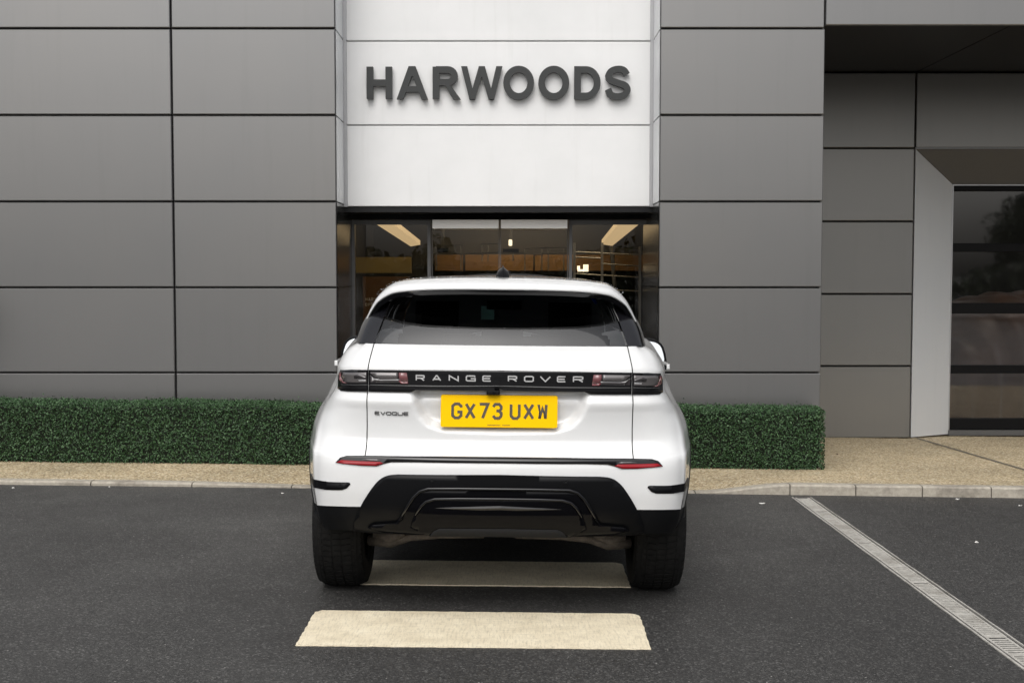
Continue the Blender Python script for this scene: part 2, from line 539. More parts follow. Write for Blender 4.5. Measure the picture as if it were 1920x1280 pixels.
def glyph_mesh(mb, strokes, x0, x1, z0, z1, w, yf, depth):
    """strokes (unit box) -> thick letter; outer size is x0..x1, z0..z1; front face at y = yf(x,z)"""
    h = w / 2
    for si, st in enumerate(strokes):
        pts = [(x0 + h + p[0] * (x1 - x0 - w), z0 + h + p[1] * (z1 - z0 - w)) for p in st]
        for q in stroke_quads(pts, w):
            e = si * .0003
            fr = [(p[0], yf(p[0], p[1]) - e, p[1]) for p in q]
            bk = [(p[0], yf(p[0], p[1]) + depth, p[1]) for p in q]
            mb.poly(fr)
            for k in range(4):
                j = (k + 1) % 4
                mb.poly([fr[k], bk[k], bk[j], fr[j]])
def outline_mesh(mb, polys, yf, depth):
    for pi, p in enumerate(polys):
        fr = [(a, yf - pi * .0004, b) for a, b in p]
        bk = [(a, yf + depth, b) for a, b in p]
        mb.poly(fr)
        for k in range(len(p)):
            j = (k + 1) % len(p)
            mb.poly([fr[k], bk[k], bk[j], fr[j]])

# ================================================================== THE GROUND
SLOPE = .011                                   # the forecourt falls gently to the right
def road_z(x): return -SLOPE * x
def kerb_y(x): return 9.30 - .016 * x          # front face of the kerb
def kerb_h(x):
    if x < -1.0: return .026 - .018 * sstep(-2.45, -1.3, x)
    return .008 + .066 * sstep(1.35, 2.05, x)
def pave_z(x, y):
    k = kerb_h(x); yk = kerb_y(x) + .10
    if y <= 10.2: off = k + (.035 - k) * max(0, (y - yk) / (10.2 - yk))
    else: off = .035 + (-.076 - .035) * (y - 10.2) / 3.0
    return road_z(x) + off

mb = MB()
xs = [-400, -60, -12, -8, -4, 0, 4, 8, 12, 60, 400]
ys = [-400, -80, -30, -10, 0, 4, 6, 8, 9.33, 12, 14, 20, 400]
mb.grid([[(x, y, (road_z(x) if abs(x) < 13 else road_z(12 if x > 0 else -12)) - (0 if y <= 9.4 else .30)) for x in xs] for y in ys])
ground = mb.build('forecourt', 'asphalt')
tag(ground, 'dark grey tarmac forecourt in the foreground', kind='structure')

mb = MB()
px_ = np.linspace(-9, 9, 73)
mb.grid([[(x, (kerb_y(x) + .095) if j == 0 else 9.55 + (13.9 - 9.55) * (j - 1) / 22, pave_z(x, (kerb_y(x) + .10) if j == 0 else 9.55 + (13.9 - 9.55) * (j - 1) / 22)) for x in px_] for j in range(24)])
pavement = mb.build('pavement', 'gravel', smooth=True)
tag(pavement, 'sandy resin gravel pavement between the kerb and the building', kind='structure')
mb = MB()
yy = np.linspace(9.6, 13.2, 16)
mb.grid([[(4.185, y, pave_z(4.185, y) + .004) for y in yy], [(4.225, y, pave_z(4.225, y) + .004) for y in yy]])
mb.build('expansion_joint', 'joint', pavement)

kerb = empty('kerb')
tag(kerb, 'low pale concrete kerb along the pavement edge', kind='structure')
def kerb_run(edges):
    for a, b in zip(edges[:-1], edges[1:]):
        g = .004
        n = 6
        rows = []
        for i in range(n + 1):
            x = a + g + (b - a - 2 * g) * i / n
            y0 = kerb_y(x); zb = road_z(x); zt = zb + kerb_h(x) + .002
            c = min(.012, kerb_h(x) * .5)
            rows.append([(x, y0, zb - .1), (x, y0, zt - c), (x, y0 + c, zt), (x, y0 + .10, zt), (x, y0 + .10, zb - .1)])
        m2 = MB(); m2.grid(rows)
        m2.poly(rows[0][::-1]); m2.poly(rows[-1])
        m2.build('kerb_stone', 'kerb', kerb)
left_edges = [UX(163, 9.35) - .75 * k for k in range(5, 0, -1)] + [UX(163, 9.35), UX(355, 9.35), -1.62, -.85, -.10, .62, 1.34]
kerb_run(left_edges)
right_edges = [1.34, UX(1490, 9.2), UX(1615, 9.2), UX(1741, 9.2)] + [UX(1741, 9.2) + .5 * k for k in range(1, 8)]
kerb_run(right_edges)

# painted crossing stripes, each a sheet 4 mm thick with a worn edge
def stripe(x0, x1, y0, y1, label):
    bm = bmesh.new()
    pts = []
    def edge(ax, ay, bx, by, n):
        for i in range(n):
            t = i / n
            pts.append((ax + (bx - ax) * t + random.uniform(-.003, .003), ay + (by - ay) * t + random.uniform(-.003, .003)))
    c = .03
    edge(x0, y0, x1, y0, 60); edge(x1, y0, x1 + .004, y1 - c, 18); edge(x1, y1 - c, x1 - c, y1, 3)
    edge(x1 - c, y1, x0 + c, y1, 60); edge(x0 + c, y1, x0, y1 - c, 3); edge(x0, y1 - c, x0, y0, 18)
    m2 = MB()
    top = [(x, y, road_z(x) + .005) for x, y in pts]
    m2.poly(top)
    for k in range(len(top)):
        j = (k + 1) % len(top)
        a, b = top[k], top[j]
        m2.poly([(a[0], a[1], a[2] - .008), (b[0], b[1], b[2] - .008), b, a])
    o = m2.build('crossing_stripe', 'stripe')
    tag(o, label, kind='structure')
stripe(-.922, .594, 5.381, 5.94, 'worn cream painted crossing stripe behind the car')
stripe(-.922, .604, 6.456, 7.00, 'cream painted crossing stripe in shadow under the car')

# ------------------------------------------------------------------ channel drain
drain = empty('drain_channel', (2.091, 9.0, road_z(2.1)))
drain.rotation_euler = (0, 0, .0186)
tag(drain, 'long narrow slotted metal channel drain crossing the tarmac', 'drain')
DX0, DX1 = -.062, .062
def dz(y): return 0.0
for sx in (-1, 1):
    m2 = MB()
    ysx = np.linspace(-5.2, .16, 40)
    rows = []
    for yv in ysx:
        j = random.uniform(-.0025, .0025)
        x0 = sx * .0625; x1 = sx * (.072 + j)
        rows.append([(x0, yv, -.02), (x0, yv, .006), (x1, yv, .005), (x1, yv, -.02)])
    m2.grid(rows)
    m2.build('edge_rail', 'grate', drain)
m2 = MB(); m2.box(-.066, .066, -5.2, .16, -.06, -.022)
m2.build('channel_bed', 'drain_dark', drain)
def grate_mesh(L):
    m3 = MB()
    m3.box(-.050, -.038, 0, L, -.012, .003); m3.box(.038, .050, 0, L, -.012, .003)
    pitch = .030
    n = int(L / pitch)
    for i in range(n):
        y0 = i * pitch
        m3.box(-.038, .038, y0 + .0005, y0 + (.0135 if i % 12 else .029), -.012, .0022)
    return m3.mesh('grate')
gm = grate_mesh(.99); gm.materials.append(M['grate'])
for k, y0 in enumerate((-5.38, -4.38, -3.38, -2.38, -1.38, -.38)):
    if k == 5:
        gs = grate_mesh(.52); gs.materials.append(M['grate'])
        o = put('grate', gs, None, drain)
    else: o = put('grate', gm, None, drain)
    o.location = (0, y0, random.uniform(-.001, .001))

# ================================================================== THE BUILDING
YF = 10.70        # main facade
YW = 11.25        # white entrance panels
YG = 11.78        # entrance glazing
YR = 13.20        # recessed bay on the right
YB = 13.55        # bay window
building = empty('showroom_building', (0, YF, 0))
tag(building, 'grey metal clad showroom with white panelled glazed entrance and recessed bay', 'building')
def bput(m2, name, mat, parent=None, smooth=False):
    """meshes are written in world coordinates, then set under the building's base"""
    me = m2.mesh(name)
    me.transform(Matrix.Translation((0, -YF, 0)))
    return put(name, me, mat, parent or building, smooth)
GAP = .007
XL, XR = UX(631, YF), UX(1236, YF)            # edges of the entrance recess
XC = UX(326.5, YF)                            # joint left of it
XE = UX(1541, YF)                             # right corner of the main facade
zj = [UZ(860, YF), UZ(698.5, YF), UZ(539, YF), UZ(378, YF), UZ(216, YF), UZ(53.5, YF)]
zj = [zj[0]] + zj[1:] + [zj[-1] + .745, zj[-1] + 1.49]
cols = [XC - 3.6, XC - 1.8, XC, XL]
def cladding(x0, x1, z0, z1, y, mat='clad', name='wall_panel'):
    m2 = MB(); m2.box(x0 + GAP, x1 - GAP, y, y + .05, z0 + GAP, z1 - GAP, .006)
    return bput(m2, name, mat)
for a, b in zip(cols[:-1], cols[1:]):
    for r0, r1 in zip(zj[:-1], zj[1:]): cladding(a, b if b != XL else XL + GAP, r0, r1, YF)
for r0, r1 in zip(zj[:-1], zj[1:]): cladding(XR - GAP, XE + (GAP if r1 < zj[-2] - .1 else 0), r0, r1, YF)
# band over the recessed bay
zs = UZ(47, YF)
for k in range(3): cladding(XE + 2.9 * k, XE + 2.9 * (k + 1), zs - GAP, zs + .79, YF); cladding(XE + 2.9 * k, XE + 2.9 * (k + 1), zs + .79, zs + 1.5, YF)
# dark backing walls behind the open joints
m2 = MB()
m2.box(cols[0], XL - .012, YF + .052, YF + .2, zj[0] - .3, zj[-1])
bput(m2, 'backing_wall', 'dark'); m2 = MB()
m2.box(XR + .012, XE - .01, YF + .052, YF + .2, zj[0] - .3, zj[-1])
bput(m2, 'backing_wall', 'dark')
m2 = MB(); m2.box(XE - .012, XE + 8.7, YF + .052, YF + .2, zs + .01, zs + 1.5)
bput(m2, 'backing_wall', 'dark')
# soffit over the bay
for k in range(3):
    m2 = MB(); m2.box(UX(1714, YR) + 2.9 * (k - 1) + .006, UX(1714, YR) + 2.9 * k - .006, YF + .05, YR + .06, zs + .004, zs + .05)
    bput(m2, 'soffit_panel', 'soffit')
# return wall of the main block beside the bay
m2 = MB(); m2.box(XE - .07, XE, YF + .052, YR + .1, zj[0] - .3, zs)
bput(m2, 'return_wall', 'clad_shaded')

# entrance recess: side linings above, gloss dark linings below
zw = [UZ(388, YW), UZ(235, YW), UZ(77.5, YW)]
zw = zw + [zw[-1] + .74, zw[-1] + 1.48]
for s, x in ((-1, XL), (1, XR)):
    for r0, r1 in ((zj[3], zj[4]), (zj[4], zj[5]), (zj[5], zj[6]), (zj[6], zj[7])):
        m2 = MB()
        xa, xb = (x - .04, x) if s < 0 else (x, x + .04)
        m2.box(xa, xb, YF + .008, YW - .035, r0 + GAP, r1 - GAP)
        bput(m2, 'reveal_panel', 'clad_lit')
    for r0, r1 in ((zj[0] - .2, zj[1]), (zj[1], zj[2]), (zj[2], zj[3])):
        m2 = MB()
        m2.box(x - .04 if s < 0 else x, x if s < 0 else x + .04, YF + .008, YG + .25, r0 + GAP * .6, r1 - GAP * .6)
        bput(m2, 'reveal_panel', 'gloss_dark')
    m2 = MB()
    xa, xb = (x - .004, x + .028) if s < 0 else (x - .028, x + .004)
    m2.box(xa, xb, YW - .03, YW + .02, zw[0], zw[-1])
    bput(m2, 'aluminium_trim', 'alu')
XWL, XWR = UX(649.5, YW), UX(1222.5, YW)
for r0, r1 in zip(zw[:-1], zw[1:]):
    m2 = MB(); m2.box(XWL, XWR, YW, YW + .05, r0 + GAP * .7, r1 - GAP * .7, .005)
    bput(m2, 'white_panel', 'white')
m2 = MB(); m2.box(XL - .1, XR + .1, YW + .052, YW + .2, zw[0] + .02, zw[-1])
bput(m2, 'backing_wall', 'dark')
# header over the doors
zh = UZ(412, YG)
m2 = MB(); m2.box(XL - .03, XR + .03, YW + .012, YG + .1, zw[0] - .045, zw[0] - .004)
bput(m2, 'entrance_soffit', 'soffit')
m2 = MB(); m2.box(XL - .03, XR + .03, YG - .10, YG + .08, zh, zw[0] - .047)
bput(m2, 'door_header', 'frame_black')
m2 = MB(); m2.box(UX(912, YG), UX(941, YG), YG - .16, YG - .101, zh + .02, zh + .075)
bput(m2, 'door_sensor', 'frame_black')
# glazed screen: two fixed lights and two sliding leaves
zfl = pave_z(0, YG) + .01
bars = dict(a=UX(660, YG), b=UX(805, YG), c=UX(937, YG), d=UX(1069.5, YG), e=UX(1219, YG))
def screen(name, x0, x1, y, fw, header=False):
    s = empty(name, (0, 0, 0), building)
    for xa, xb in ((x0, x0 + fw), (x1 - fw, x1)):
        m2 = MB(); m2.box(xa, xb, y - .03, y + .03, zfl, zh - .002); bput(m2, 'upright', 'frame_grey', s)
    ht = UZ(428, YG) if header else zh - .045
    yo = .30 if header else 0.0
    hk = (YG - yo) / YG
    m2 = MB(); m2.box((x0 + fw) * hk, (x1 - fw) * hk, y - .028 - yo, y + .028 - yo * .2, CAM_Z + (ht - CAM_Z) * hk, zh - .012 if header else zh - .003); bput(m2, 'top_rail', 'frost' if header else 'frame_grey', s)
    m2 = MB(); m2.box(x0 + fw, x1 - fw, y - .028, y + .028, zfl, zfl + .07); bput(m2, 'bottom_rail', 'frame_grey', s)
    m2 = MB(); m2.quad((x0 + fw, y, zfl + .07), (x1 - fw, y, zfl + .07), (x1 - fw, y, ht), (x0 + fw, y, ht)); bput(m2, 'pane', 'glass', s)
screen('fixed_screen', bars['a'], bars['b'] + .015, YG, .03)
screen('fixed_screen', bars['d'] - .015, bars['e'], YG, .03)
screen('sliding_door', bars['b'] + .02, bars['c'] - .003, YG + .045, .008, True)
screen('sliding_door', bars['c'] + .003, bars['d'] - .02, YG + .045, .008, True)
for xa, xb in ((XL - .002, bars['a'] - .002), (bars['e'] + .002, XR + .002)):
    m2 = MB(); m2.box(xa, xb, YG - .02, YG + .03, zfl, zh - .002); bput(m2, 'side_glazing', 'gloss_dark')

# recessed bay
zr = [UZ(822, YR, 1620) + .004, UZ(686, YR, 1620), UZ(551, YR, 1620), UZ(415, YR, 1620), UZ(278, YR, 1620), zs - .004]
XB0, XB1, XB2 = XE - .05, UX(1712, YR), UX(1712, YR) + 4.2
for r0, r1 in zip(zr[:-1], zr[1:]): cladding(XB0, XB1, r0, r1, YR, 'clad_shaded')
cladding(XB1, XB2, zr[4], zr[5], YR, 'clad_shaded')
m2 = MB(); m2.box(XB0, XB1 - .012, YR + .052, YR + .3, zr[0] - .3, zs + .1); bput(m2, 'backing_wall', 'dark'); m2 = MB(); m2.box(XB1 - .012, XB2, YR + .052, YR + .3, zr[4] + .01, zs + .1)
bput(m2, 'backing_wall', 'dark')
m2 = MB(); m2.box(XB1, XB2, YR + .0, YR + .05, zr[4] - .004, zr[4] + .003)
bput(m2, 'drip_trim', 'alu')
XI = UX(1783, YB); ZI = UZ(346, YB)
window = empty('bay_window', (0, 0, 0), building)
m2 = MB()
zbot = UZ(822, YR, 1700) + .014; zbi = UZ(814, YB, 1790) + .004
m2.poly([(XB1 + .008, YR + .006, zbot), (XI, YB, zbi), (XI, YB, ZI), (XB1 + .008, YR + .006, zr[4] - .010)])
m2.poly([(XB1 + .008, YR + .006, zbot), (XB1 + .008, YR + .006, zr[4] - .010), (XB1 + .008, YR + .05, zr[4] - .010), (XB1 + .008, YR + .05, zbot)])
bput(m2, 'side_lining', 'clad_lit', window)
m2 = MB()
m2.poly([(XB1 + .014, YR + .006, zr[4] - .009), (XI + .006, YB, ZI), (XB2, YB, ZI), (XB2, YR + .006, zr[4] - .009)])
bput(m2, 'head_lining', 'clad_head_shaded', window)
m2 = MB(); m2.box(XI, XI + .012, YB - .004, YB + .05, zbi, ZI); m2.box(XI, XB2, YB - .006, YB + .05, ZI - .012, ZI)
bput(m2, 'edge_trim', 'alu', window)
ztb = [UZ(805, YB, 1850), UZ(785, YB, 1850), UZ(700, YB, 1850), UZ(685, YB, 1850), UZ(588, YB, 1850), UZ(568, YB, 1850), UZ(472, YB, 1850), UZ(456, YB, 1850), UZ(358, YB, 1850), ZI - .013]
for a, b in ((0, 1), (2, 3), (4, 5), (6, 7), (8, 9)):
    m2 = MB(); m2.box(XI + .013, XB2, YB + .01, YB + .09, ztb[a], ztb[b], .004)
    bput(m2, 'window_bar', 'frame_black', window)
for a, b in ((1, 2), (3, 4), (5, 6), (7, 8)):
    m2 = MB(); m2.quad((XI + .013, YB + .06, ztb[a] - .005), (XB2, YB + .06, ztb[a] - .005), (XB2, YB + .06, ztb[b] + .005), (XI + .013, YB + .06, ztb[b] + .005))
    bput(m2, 'pane', 'glass_bay', window)
m2 = MB(); m2.box(XI, XB2, YB - .02, YB + .1, ztb[0] - .06, ztb[0] - .004)
bput(m2, 'window_sill', 'frame_grey', window)

# ---- inside the showroom
m2 = MB()
m2.box(XL - .6, XR + 1.2, YG + .12, 19.2, zfl - .25, zfl - .02)
bput(m2, 'showroom_floor', 'floor_in')
m2 = MB()
m2.box(XL - .6, XR + 1.2, YG + .09, 19.2, 2.62, 2.70)
bput(m2, 'showroom_ceiling', 'ceiling')
m2 = MB(); m2.box(XL - .62, XR + 1.22, YG + .085, YG + .12, zh + .02, 2.72); bput(m2, 'lintel', 'dark')
m2 = MB(); m2.box(XL - .65, XL - .6, YG + .1, 19.2, zfl - .2, 2.7); bput(m2, 'inner_wall', 'ceiling')
m2 = MB(); m2.box(XR + 1.2, XR + 1.25, YG + .1, 19.2, zfl - .2, 2.7); bput(m2, 'inner_wall', 'ceiling')
m2 = MB(); m2.box(XL - .6, XR + 1.2, 19.2, 19.3, zfl - .2, 2.7); bput(m2, 'inner_wall', 'ceiling')
# oak panels on the back wall, one board beside another
YK = 19.0
for a, b in ((815, 868), (872, 1000), (1003, 1068), (1071, 1150), (1153, 1230)):
    xa, za = U(a, 508, YK); xb, zb = U(b, 478, YK)
    m2 = MB(); m2.box(xa, xb, YK, YK + .05, za, zb, .006); bput(m2, 'oak_panel', 'wood')
# bulkheads with lit cove strips
for s in (-1, 1):
    pts = [(703, 419), (736, 419), (788, 459), (770, 462)] if s < 0 else [(1200, 419), (1160, 419), (1128, 458), (1148, 461)]
    yy = [YG + .25, YG + .25, 14.6, 14.6]
    P = [(U(p[0], p[1], y)[0], y, U(p[0], p[1], y)[1]) for p, y in zip(pts, yy)]
    m2 = MB(); m2.poly(P); m2.poly([(p[0], p[1], p[2] + .05) for p in P][::-1])
    for k in range(4):
        j = (k + 1) % 4
        m2.poly([P[k], (P[k][0], P[k][1], P[k][2] + .05), (P[j][0], P[j][1], P[j][2] + .05), P[j]])
    bput(m2, 'cove_light', 'lamp_soft')
    # gold wall lining beside the right hand cove
    if s > 0:
        a = [(P[0][0] + .012, YG + .25, P[0][2] - .004), (XR + .30, YG + .25, P[0][2] - .004), (XR + .30, 14.6, P[3][2] - .06), (P[3][0] + .012, 14.6, P[3][2] - .004)]
        m2 = MB(); m2.poly(a); bput(m2, 'bulkhead', 'brass')
# gold panel and bronze opening-times board on the left
xa, za = U(655, 512, 14.4); xb, zb = U(771, 482, 14.4)
m2 = MB(); m2.box(xa - .3, xb, 14.4, 14.45, za, zb, .005); bput(m2, 'gold_panel', 'brass')
m2 = MB(); m2.box(xa - .3, xb + .15, 14.46, 14.5, zfl, za - .02); bput(m2, 'inner_wall', 'ceiling')
# unseen glowing panels added under the ceiling to light the showroom
for (x, y, w, d) in ((0.0, 15.5, .9, .16), (0.1, 18.3, 1.9, .16), (-1.05, 12.5, .7, .12), (1.0, 12.5, .7, .12)):
    m2 = MB(); m2.box(x - w / 2, x + w / 2, y - d / 2, y + d / 2, 2.59, 2.618); bput(m2, 'unseen_fill_panel', 'fill_hidden')
xs_, zs_ = U(957, 455, 15.0)
m2 = MB(); m2.tube([(xs_, 15.0, zs_ - .03), (xs_, 15.02, zs_ + .03)], .022, 10); bput(m2, 'spotlight', 'lamp')
# bay interior
m2 = MB()
m2.box(XB1 - .5, XB2, YB + .12, 18.6, zbi - .3, zbi - .02)
bput(m2, 'bay_floor', 'floor_in')
m2 = MB(); m2.box(XB1 - .5, XB2, 18.6, 18.7, zbi - .3, 3.2); m2.box(XB1 - .6, XB1 - .5, YB + .1, 18.6, zbi - .3, 3.2)
bput(m2, 'bay_wall', 'ceiling')
m2 = MB(); m2.box(XB1 - .5, XB2, YR + .31, 18.6, 3.2, 3.3); bput(m2, 'bay_ceiling', 'ceiling')
m2 = MB(); m2.box(XB2 - 2.6, XB2 - 1.0, 15.0, 15.3, 3.15, 3.19); bput(m2, 'unseen_fill_panel', 'fill_bay')  # unseen glowing panel added to light the covered car
# main roof so that no sky falls into the rooms
m2 = MB(); m2.box(cols[0], XB2 + 4, YF + .201, 19.4, zj[-1] - .05, zj[-1] + .1); bput(m2, 'flat_roof', 'dark')

# furniture inside
board = empty('opening_times_board', (UX(720, 13.2), 13.2, zfl))
tag(board, 'brown opening times board with cream lettering behind the left entrance glass', 'sign')
xa, zt = U(680, 519, 13.2); xb = UX(768, 13.2)
m2 = MB(); m2.box(xa, xb, 13.2, 13.24, zfl, zt, .004)
me = m2.mesh('panel'); me.transform(Matrix.Translation(-board.location)); put('panel', me, 'bronze', board)
def board_text(text, px0, px1, py0, py1):
    m3 = MB()
    n = len(text); w = (px1 - px0) / n
    for i, ch in enumerate(text):
        a, z1 = U(px0 + i * w, py0, 13.199); b, z0 = U(px0 + (i + .72) * w, py1, 13.199)
        glyph_mesh(m3, WIDE[ch], a, b, z0, z1, .006, lambda x, z: 13.196, .003)
    me = m3.mesh('lettering'); me.transform(Matrix.Translation(-board.location)); put('lettering', me, 'cream', board)
board_text('HARWOODS', 685, 730, 558, 564)
board_text('OPENING', 685, 722, 568, 574)
lamp = empty('desk_lamp', (UX(1093, 17.0), 17.0, zfl))
tag(lamp, 'small lit cream lamp inside the right entrance glass', 'lamp')
def local(root, m3, name, mat, smooth=False):
    me = m3.mesh(name); me.transform(Matrix.Translation(-root.location)); return put(name, me, mat, root, smooth)
xa, za = U(1094, 509, 17); xb, zb = U(1103, 496, 17)
m2 = MB(); m2.box(xa, xb, 16.95, 17.05, za, zb, .01); local(lamp, m2, 'shade', 'lamp')
xa2, za2 = U(1083, 509, 17); m2 = MB(); m2.box(xa2, xa - .004, 16.97, 17.03, za2, za2 + .03); m2.tube([(xa2 + .012, 17, za2 + .03), (xa2 + .012, 17, za2 + .075)], .018, 8); local(lamp, m2, 'base_light', 'lamp')
desk = empty('reception_desk', (0.2, 16.6, zfl))
tag(desk, 'dark reception desk seen through the entrance doors', 'desk')
zd = UZ(511, 16.6)
m2 = MB(); m2.box(UX(812, 16.6), UX(1225, 16.6), 16.3, 16.32, zfl, zd - .04); local(desk, m2, 'front_panel', 'frame_black')
m2 = MB(); m2.box(UX(810, 16.6), UX(1228, 16.6), 16.26, 17.1, zd - .038, zd); local(desk, m2, 'worktop', 'frame_black')
reflection_bars = empty('reflected_frame_bars', (UX(1140, 13.0), 13.0, zfl))  # added bars standing in for steel frames reflected in the glass
tag(reflection_bars, 'slender grey steel bars standing in for frame reflections in the right entrance screen', 'reflection stand-in')
for px in (1077, 1129, 1200):
    xa, _ = U(px, 500, 13.0)
    m2 = MB(); m2.box(xa - .012, xa + .012, 13.0, 13.024, zfl, UZ(455 if px < 1150 else 462, 13.0)); local(reflection_bars, m2, 'upright', 'steel')
a = U(1146, 462, 13.1); b = U(1156, 580, 13.1)
m2 = MB(); m2.tube([(a[0], 13.1, a[1]), (b[0], 13.1, b[1]), (b[0] + .03, 13.1, zfl)], .02, 8); local(reflection_bars, m2, 'reflected_leaning_post', 'steel')
for (p0, q0, p1, q1) in ((1077, 472, 1200, 478), (1077, 513, 1200, 520), (1077, 482, 1129, 484), (1129, 494, 1200, 499), (1077, 541, 1200, 546)):
    a = U(p0, q0, 13.03); b = U(p1, q1, 13.03)
    m2 = MB(); m2.tube([(a[0], 13.03, a[1]), (b[0], 13.03, b[1])], .008, 6); local(reflection_bars, m2, 'reflection_rail', 'steel')

# added steel rails for reflected frames, and wall screens deeper in the showroom
YQ = 17.6
reflection_rail = empty('reflection_rails', (UX(938, YQ), YQ, zfl))
tag(reflection_rail, 'thin grey steel rails standing in for frame reflections and table shapes behind the sliding entrance doors', 'stand-in rails')
for (p0, q0, p1, q1) in ((812, 461, 868, 459), (812, 474, 866, 476), (876, 476, 936, 473), (900, 458, 936, 457), (940, 473, 985, 475), (985, 466, 1064, 464), (1000, 478, 1066, 474)):
    a = U(p0, q0, YQ); b = U(p1, q1, YQ)
    m2 = MB(); m2.tube([(a[0], YQ, a[1]), (b[0], YQ, b[1])], .007, 6); local(reflection_rail, m2, 'reflection_rail', 'steel')
for px, q0, q1 in ((818, 460, 506), (853, 460, 478), (864, 460, 506), (904, 458, 490), (915, 458, 490), (962, 474, 490), (984, 466, 508), (1016, 465, 508), (1028, 465, 508), (1057, 464, 508)):
    xa, z1 = U(px, q0, YQ + .02); z0 = UZ(q1, YQ + .02)
    m2 = MB(); m2.box(xa - .008, xa + .008, YQ + .012, YQ + .028, z0, z1); local(reflection_rail, m2, 'reflection_post', 'steel')
for (p0, q0, p1, q1, lab) in ((819, 465, 840, 473, 'small black wall screen behind the left sliding door'), (943, 466, 973, 474, 'small black wall screen behind the right sliding door')):
    a = U(p0, q1, 18.2); b = U(p1, q0, 18.2)
    so = empty('wall_screen', ((a[0] + b[0]) / 2, 18.2, a[1])); tag(so, lab, 'screen', 'wall screens in the showroom')
    m2 = MB(); m2.box(a[0], b[0], 18.17, 18.22, a[1], b[1], .006); local(so, m2, 'panel', 'frame_black')
    m2 = MB(); m2.box((a[0] + b[0]) / 2 - .02, (a[0] + b[0]) / 2 + .02, 18.2, 18.3, b[1], 2.61); local(so, m2, 'hanger', 'steel')

# a car under a draped cover in the bay
cover = empty('covered_car', (UX(1935, 16.2), 16.0, zbi - .02))
tag(cover, 'car hidden under a draped brown satin cover behind the bay window', 'covered car')
m2 = MB()
rows = []
for i in range(70):
    u = i / 69
    row = []
    for j in range(60):
        v = j / 59
        ang = math.pi * v
        L = 2.2; W = .98
        yy2 = (u - .5) * 2 * L
        prof = .62 + .86 * (1 - abs(2 * u - 1) ** 2.6) ** .8
        c, s_ = math.cos(ang), math.sin(ang)
        x = W * (abs(c) ** .55) * (1 if c > 0 else -1) * (.86 + .14 * (1 - abs(2 * u - 1) ** 4))
        z = prof * (abs(s_) ** .55)
        f = math.sin(yy2 * 17 + 4 * v) * .018 + math.sin(x * 9 + yy2 * 5) * .02 + math.sin(yy2 * 31 + x * 6) * .008
        x += f * (1 if c > 0 else -1) * (1 - s_ * .6) * 1.6
        row.append((yy2, x, max(z + f * .8, 0.0)))
    rows.append(row)
m2.grid(rows); m2.poly(rows[0]); m2.poly(rows[-1][::-1])
o = m2.build('satin_cover', 'cloth', cover, smooth=True)
cover.rotation_euler = (0, 0, R(24))

# ------------------------------------------------------------------ the sign over the door: one thing, a letter each
ZS0, ZS1 = UZ(186.5, YW - .06), UZ(124.5, YW - .06)
YS = YW - .062
sign = empty('fascia_sign', (UX(935, YS), YW, ZS0))
tag(sign, 'raised charcoal capitals HARWOODS on the white entrance fascia', 'sign')
SW = .0575                                     # stroke width
def sx(v): return UX(600 + v / 4.795, YS, 155)
H_ = ZS1 - ZS0
def letter(name_polys=None, strokes=None, x0=0, x1=0, over=0.0, w=SW):
    m3 = MB()
    if strokes: glyph_mesh(m3, strokes, x0, x1, ZS0 - over, ZS1 + over, w, lambda x, z: YS, .042)
    if name_polys: outline_mesh(m3, [[(x0 + p[0] * (x1 - x0), ZS0 + p[1] * H_) for p in q] for q in name_polys], YS, .042)
    o = local(sign, m3, 'letter', 'letter')
letter(strokes=[[(0, -.11), (0, 1.11)], [(1, -.11), (1, 1.11)], [(0, .5), (1, .5)]], x0=sx(418), x1=sx(648))
letter(name_polys=[[(0, 0), (.205, 0), (.605, 1), (.385, 1)], [(1, 0), (.79, 0), (.385, 1), (.605, 1)], [(.26, .22), (.74, .22), (.67, .40), (.33, .40)]], x0=sx(688), x1=sx(970))
m3 = MB()
x0, x1 = sx(1012), sx(1265)
xw = x1 - (x1 - x0) * .10
def ur(p): return (p[0], p[1])
glyph_mesh(m3, [[(0, -.11), (0, 1.11)], [(0, 1), (.62, 1)] + arc(.62, .76, .38, .24, 90, -90, 10)[1:] + [(0, .52)]], x0, xw, ZS0, ZS1, SW, lambda x, z: YS, .042)
outline_mesh(m3, [[(x0 + (x1 - x0) * a, ZS0 + H_ * b) for a, b in ((.42, .45), (.62, .45), (1.0, 0), (.73, 0))]], YS - .0009, .042)
local(sign, m3, 'letter', 'letter')
W_ = [[(0, 1), (.145, 1), (.305, .25), (.255, 0), (.21, 0)], [(.21, 0), (.325, 0), (.535, 1), (.46, 1), (.43, 1)], [(.43, 1), (.575, 1), (.80, 0), (.675, 0)], [(.675, 0), (.79, 0), (1, 1), (.855, 1)]]
W_ = [[(0, 1), (.15, 1), (.34, 0), (.20, 0)], [(.20, 0), (.335, 0), (.575, 1), (.43, 1)], [(.43, 1), (.575, 1), (.80, 0), (.665, 0)], [(.665, 0), (.80, 0), (1, 1), (.85, 1)]]
letter(name_polys=W_, x0=sx(1268), x1=sx(1640))
for a, b in ((1648, 1925), (1963, 2241)):
    letter(strokes=[arc(.5, .5, .5, .5, 0, 360, 40)], x0=sx(a), x1=sx(b), over=.004)
letter(strokes=[[(0, -.0), (0, 1), (.42, 1)] + arc(.42, .5, .58, .5, 90, -90, 20)[1:] + [(0, 0)]], x0=sx(2286), x1=sx(2523))
S_ = catmull([(.97, .80), (.80, .96), (.5, 1.0), (.18, .93), (.03, .76), (.14, .60), (.5, .50), (.88, .40), (1.0, .23), (.84, .06), (.5, 0), (.16, .06), (.0, .27)], 5)
letter(strokes=[[tuple(p) for p in S_]], x0=sx(2561), x1=sx(2794), over=.004, w=SW * .98)

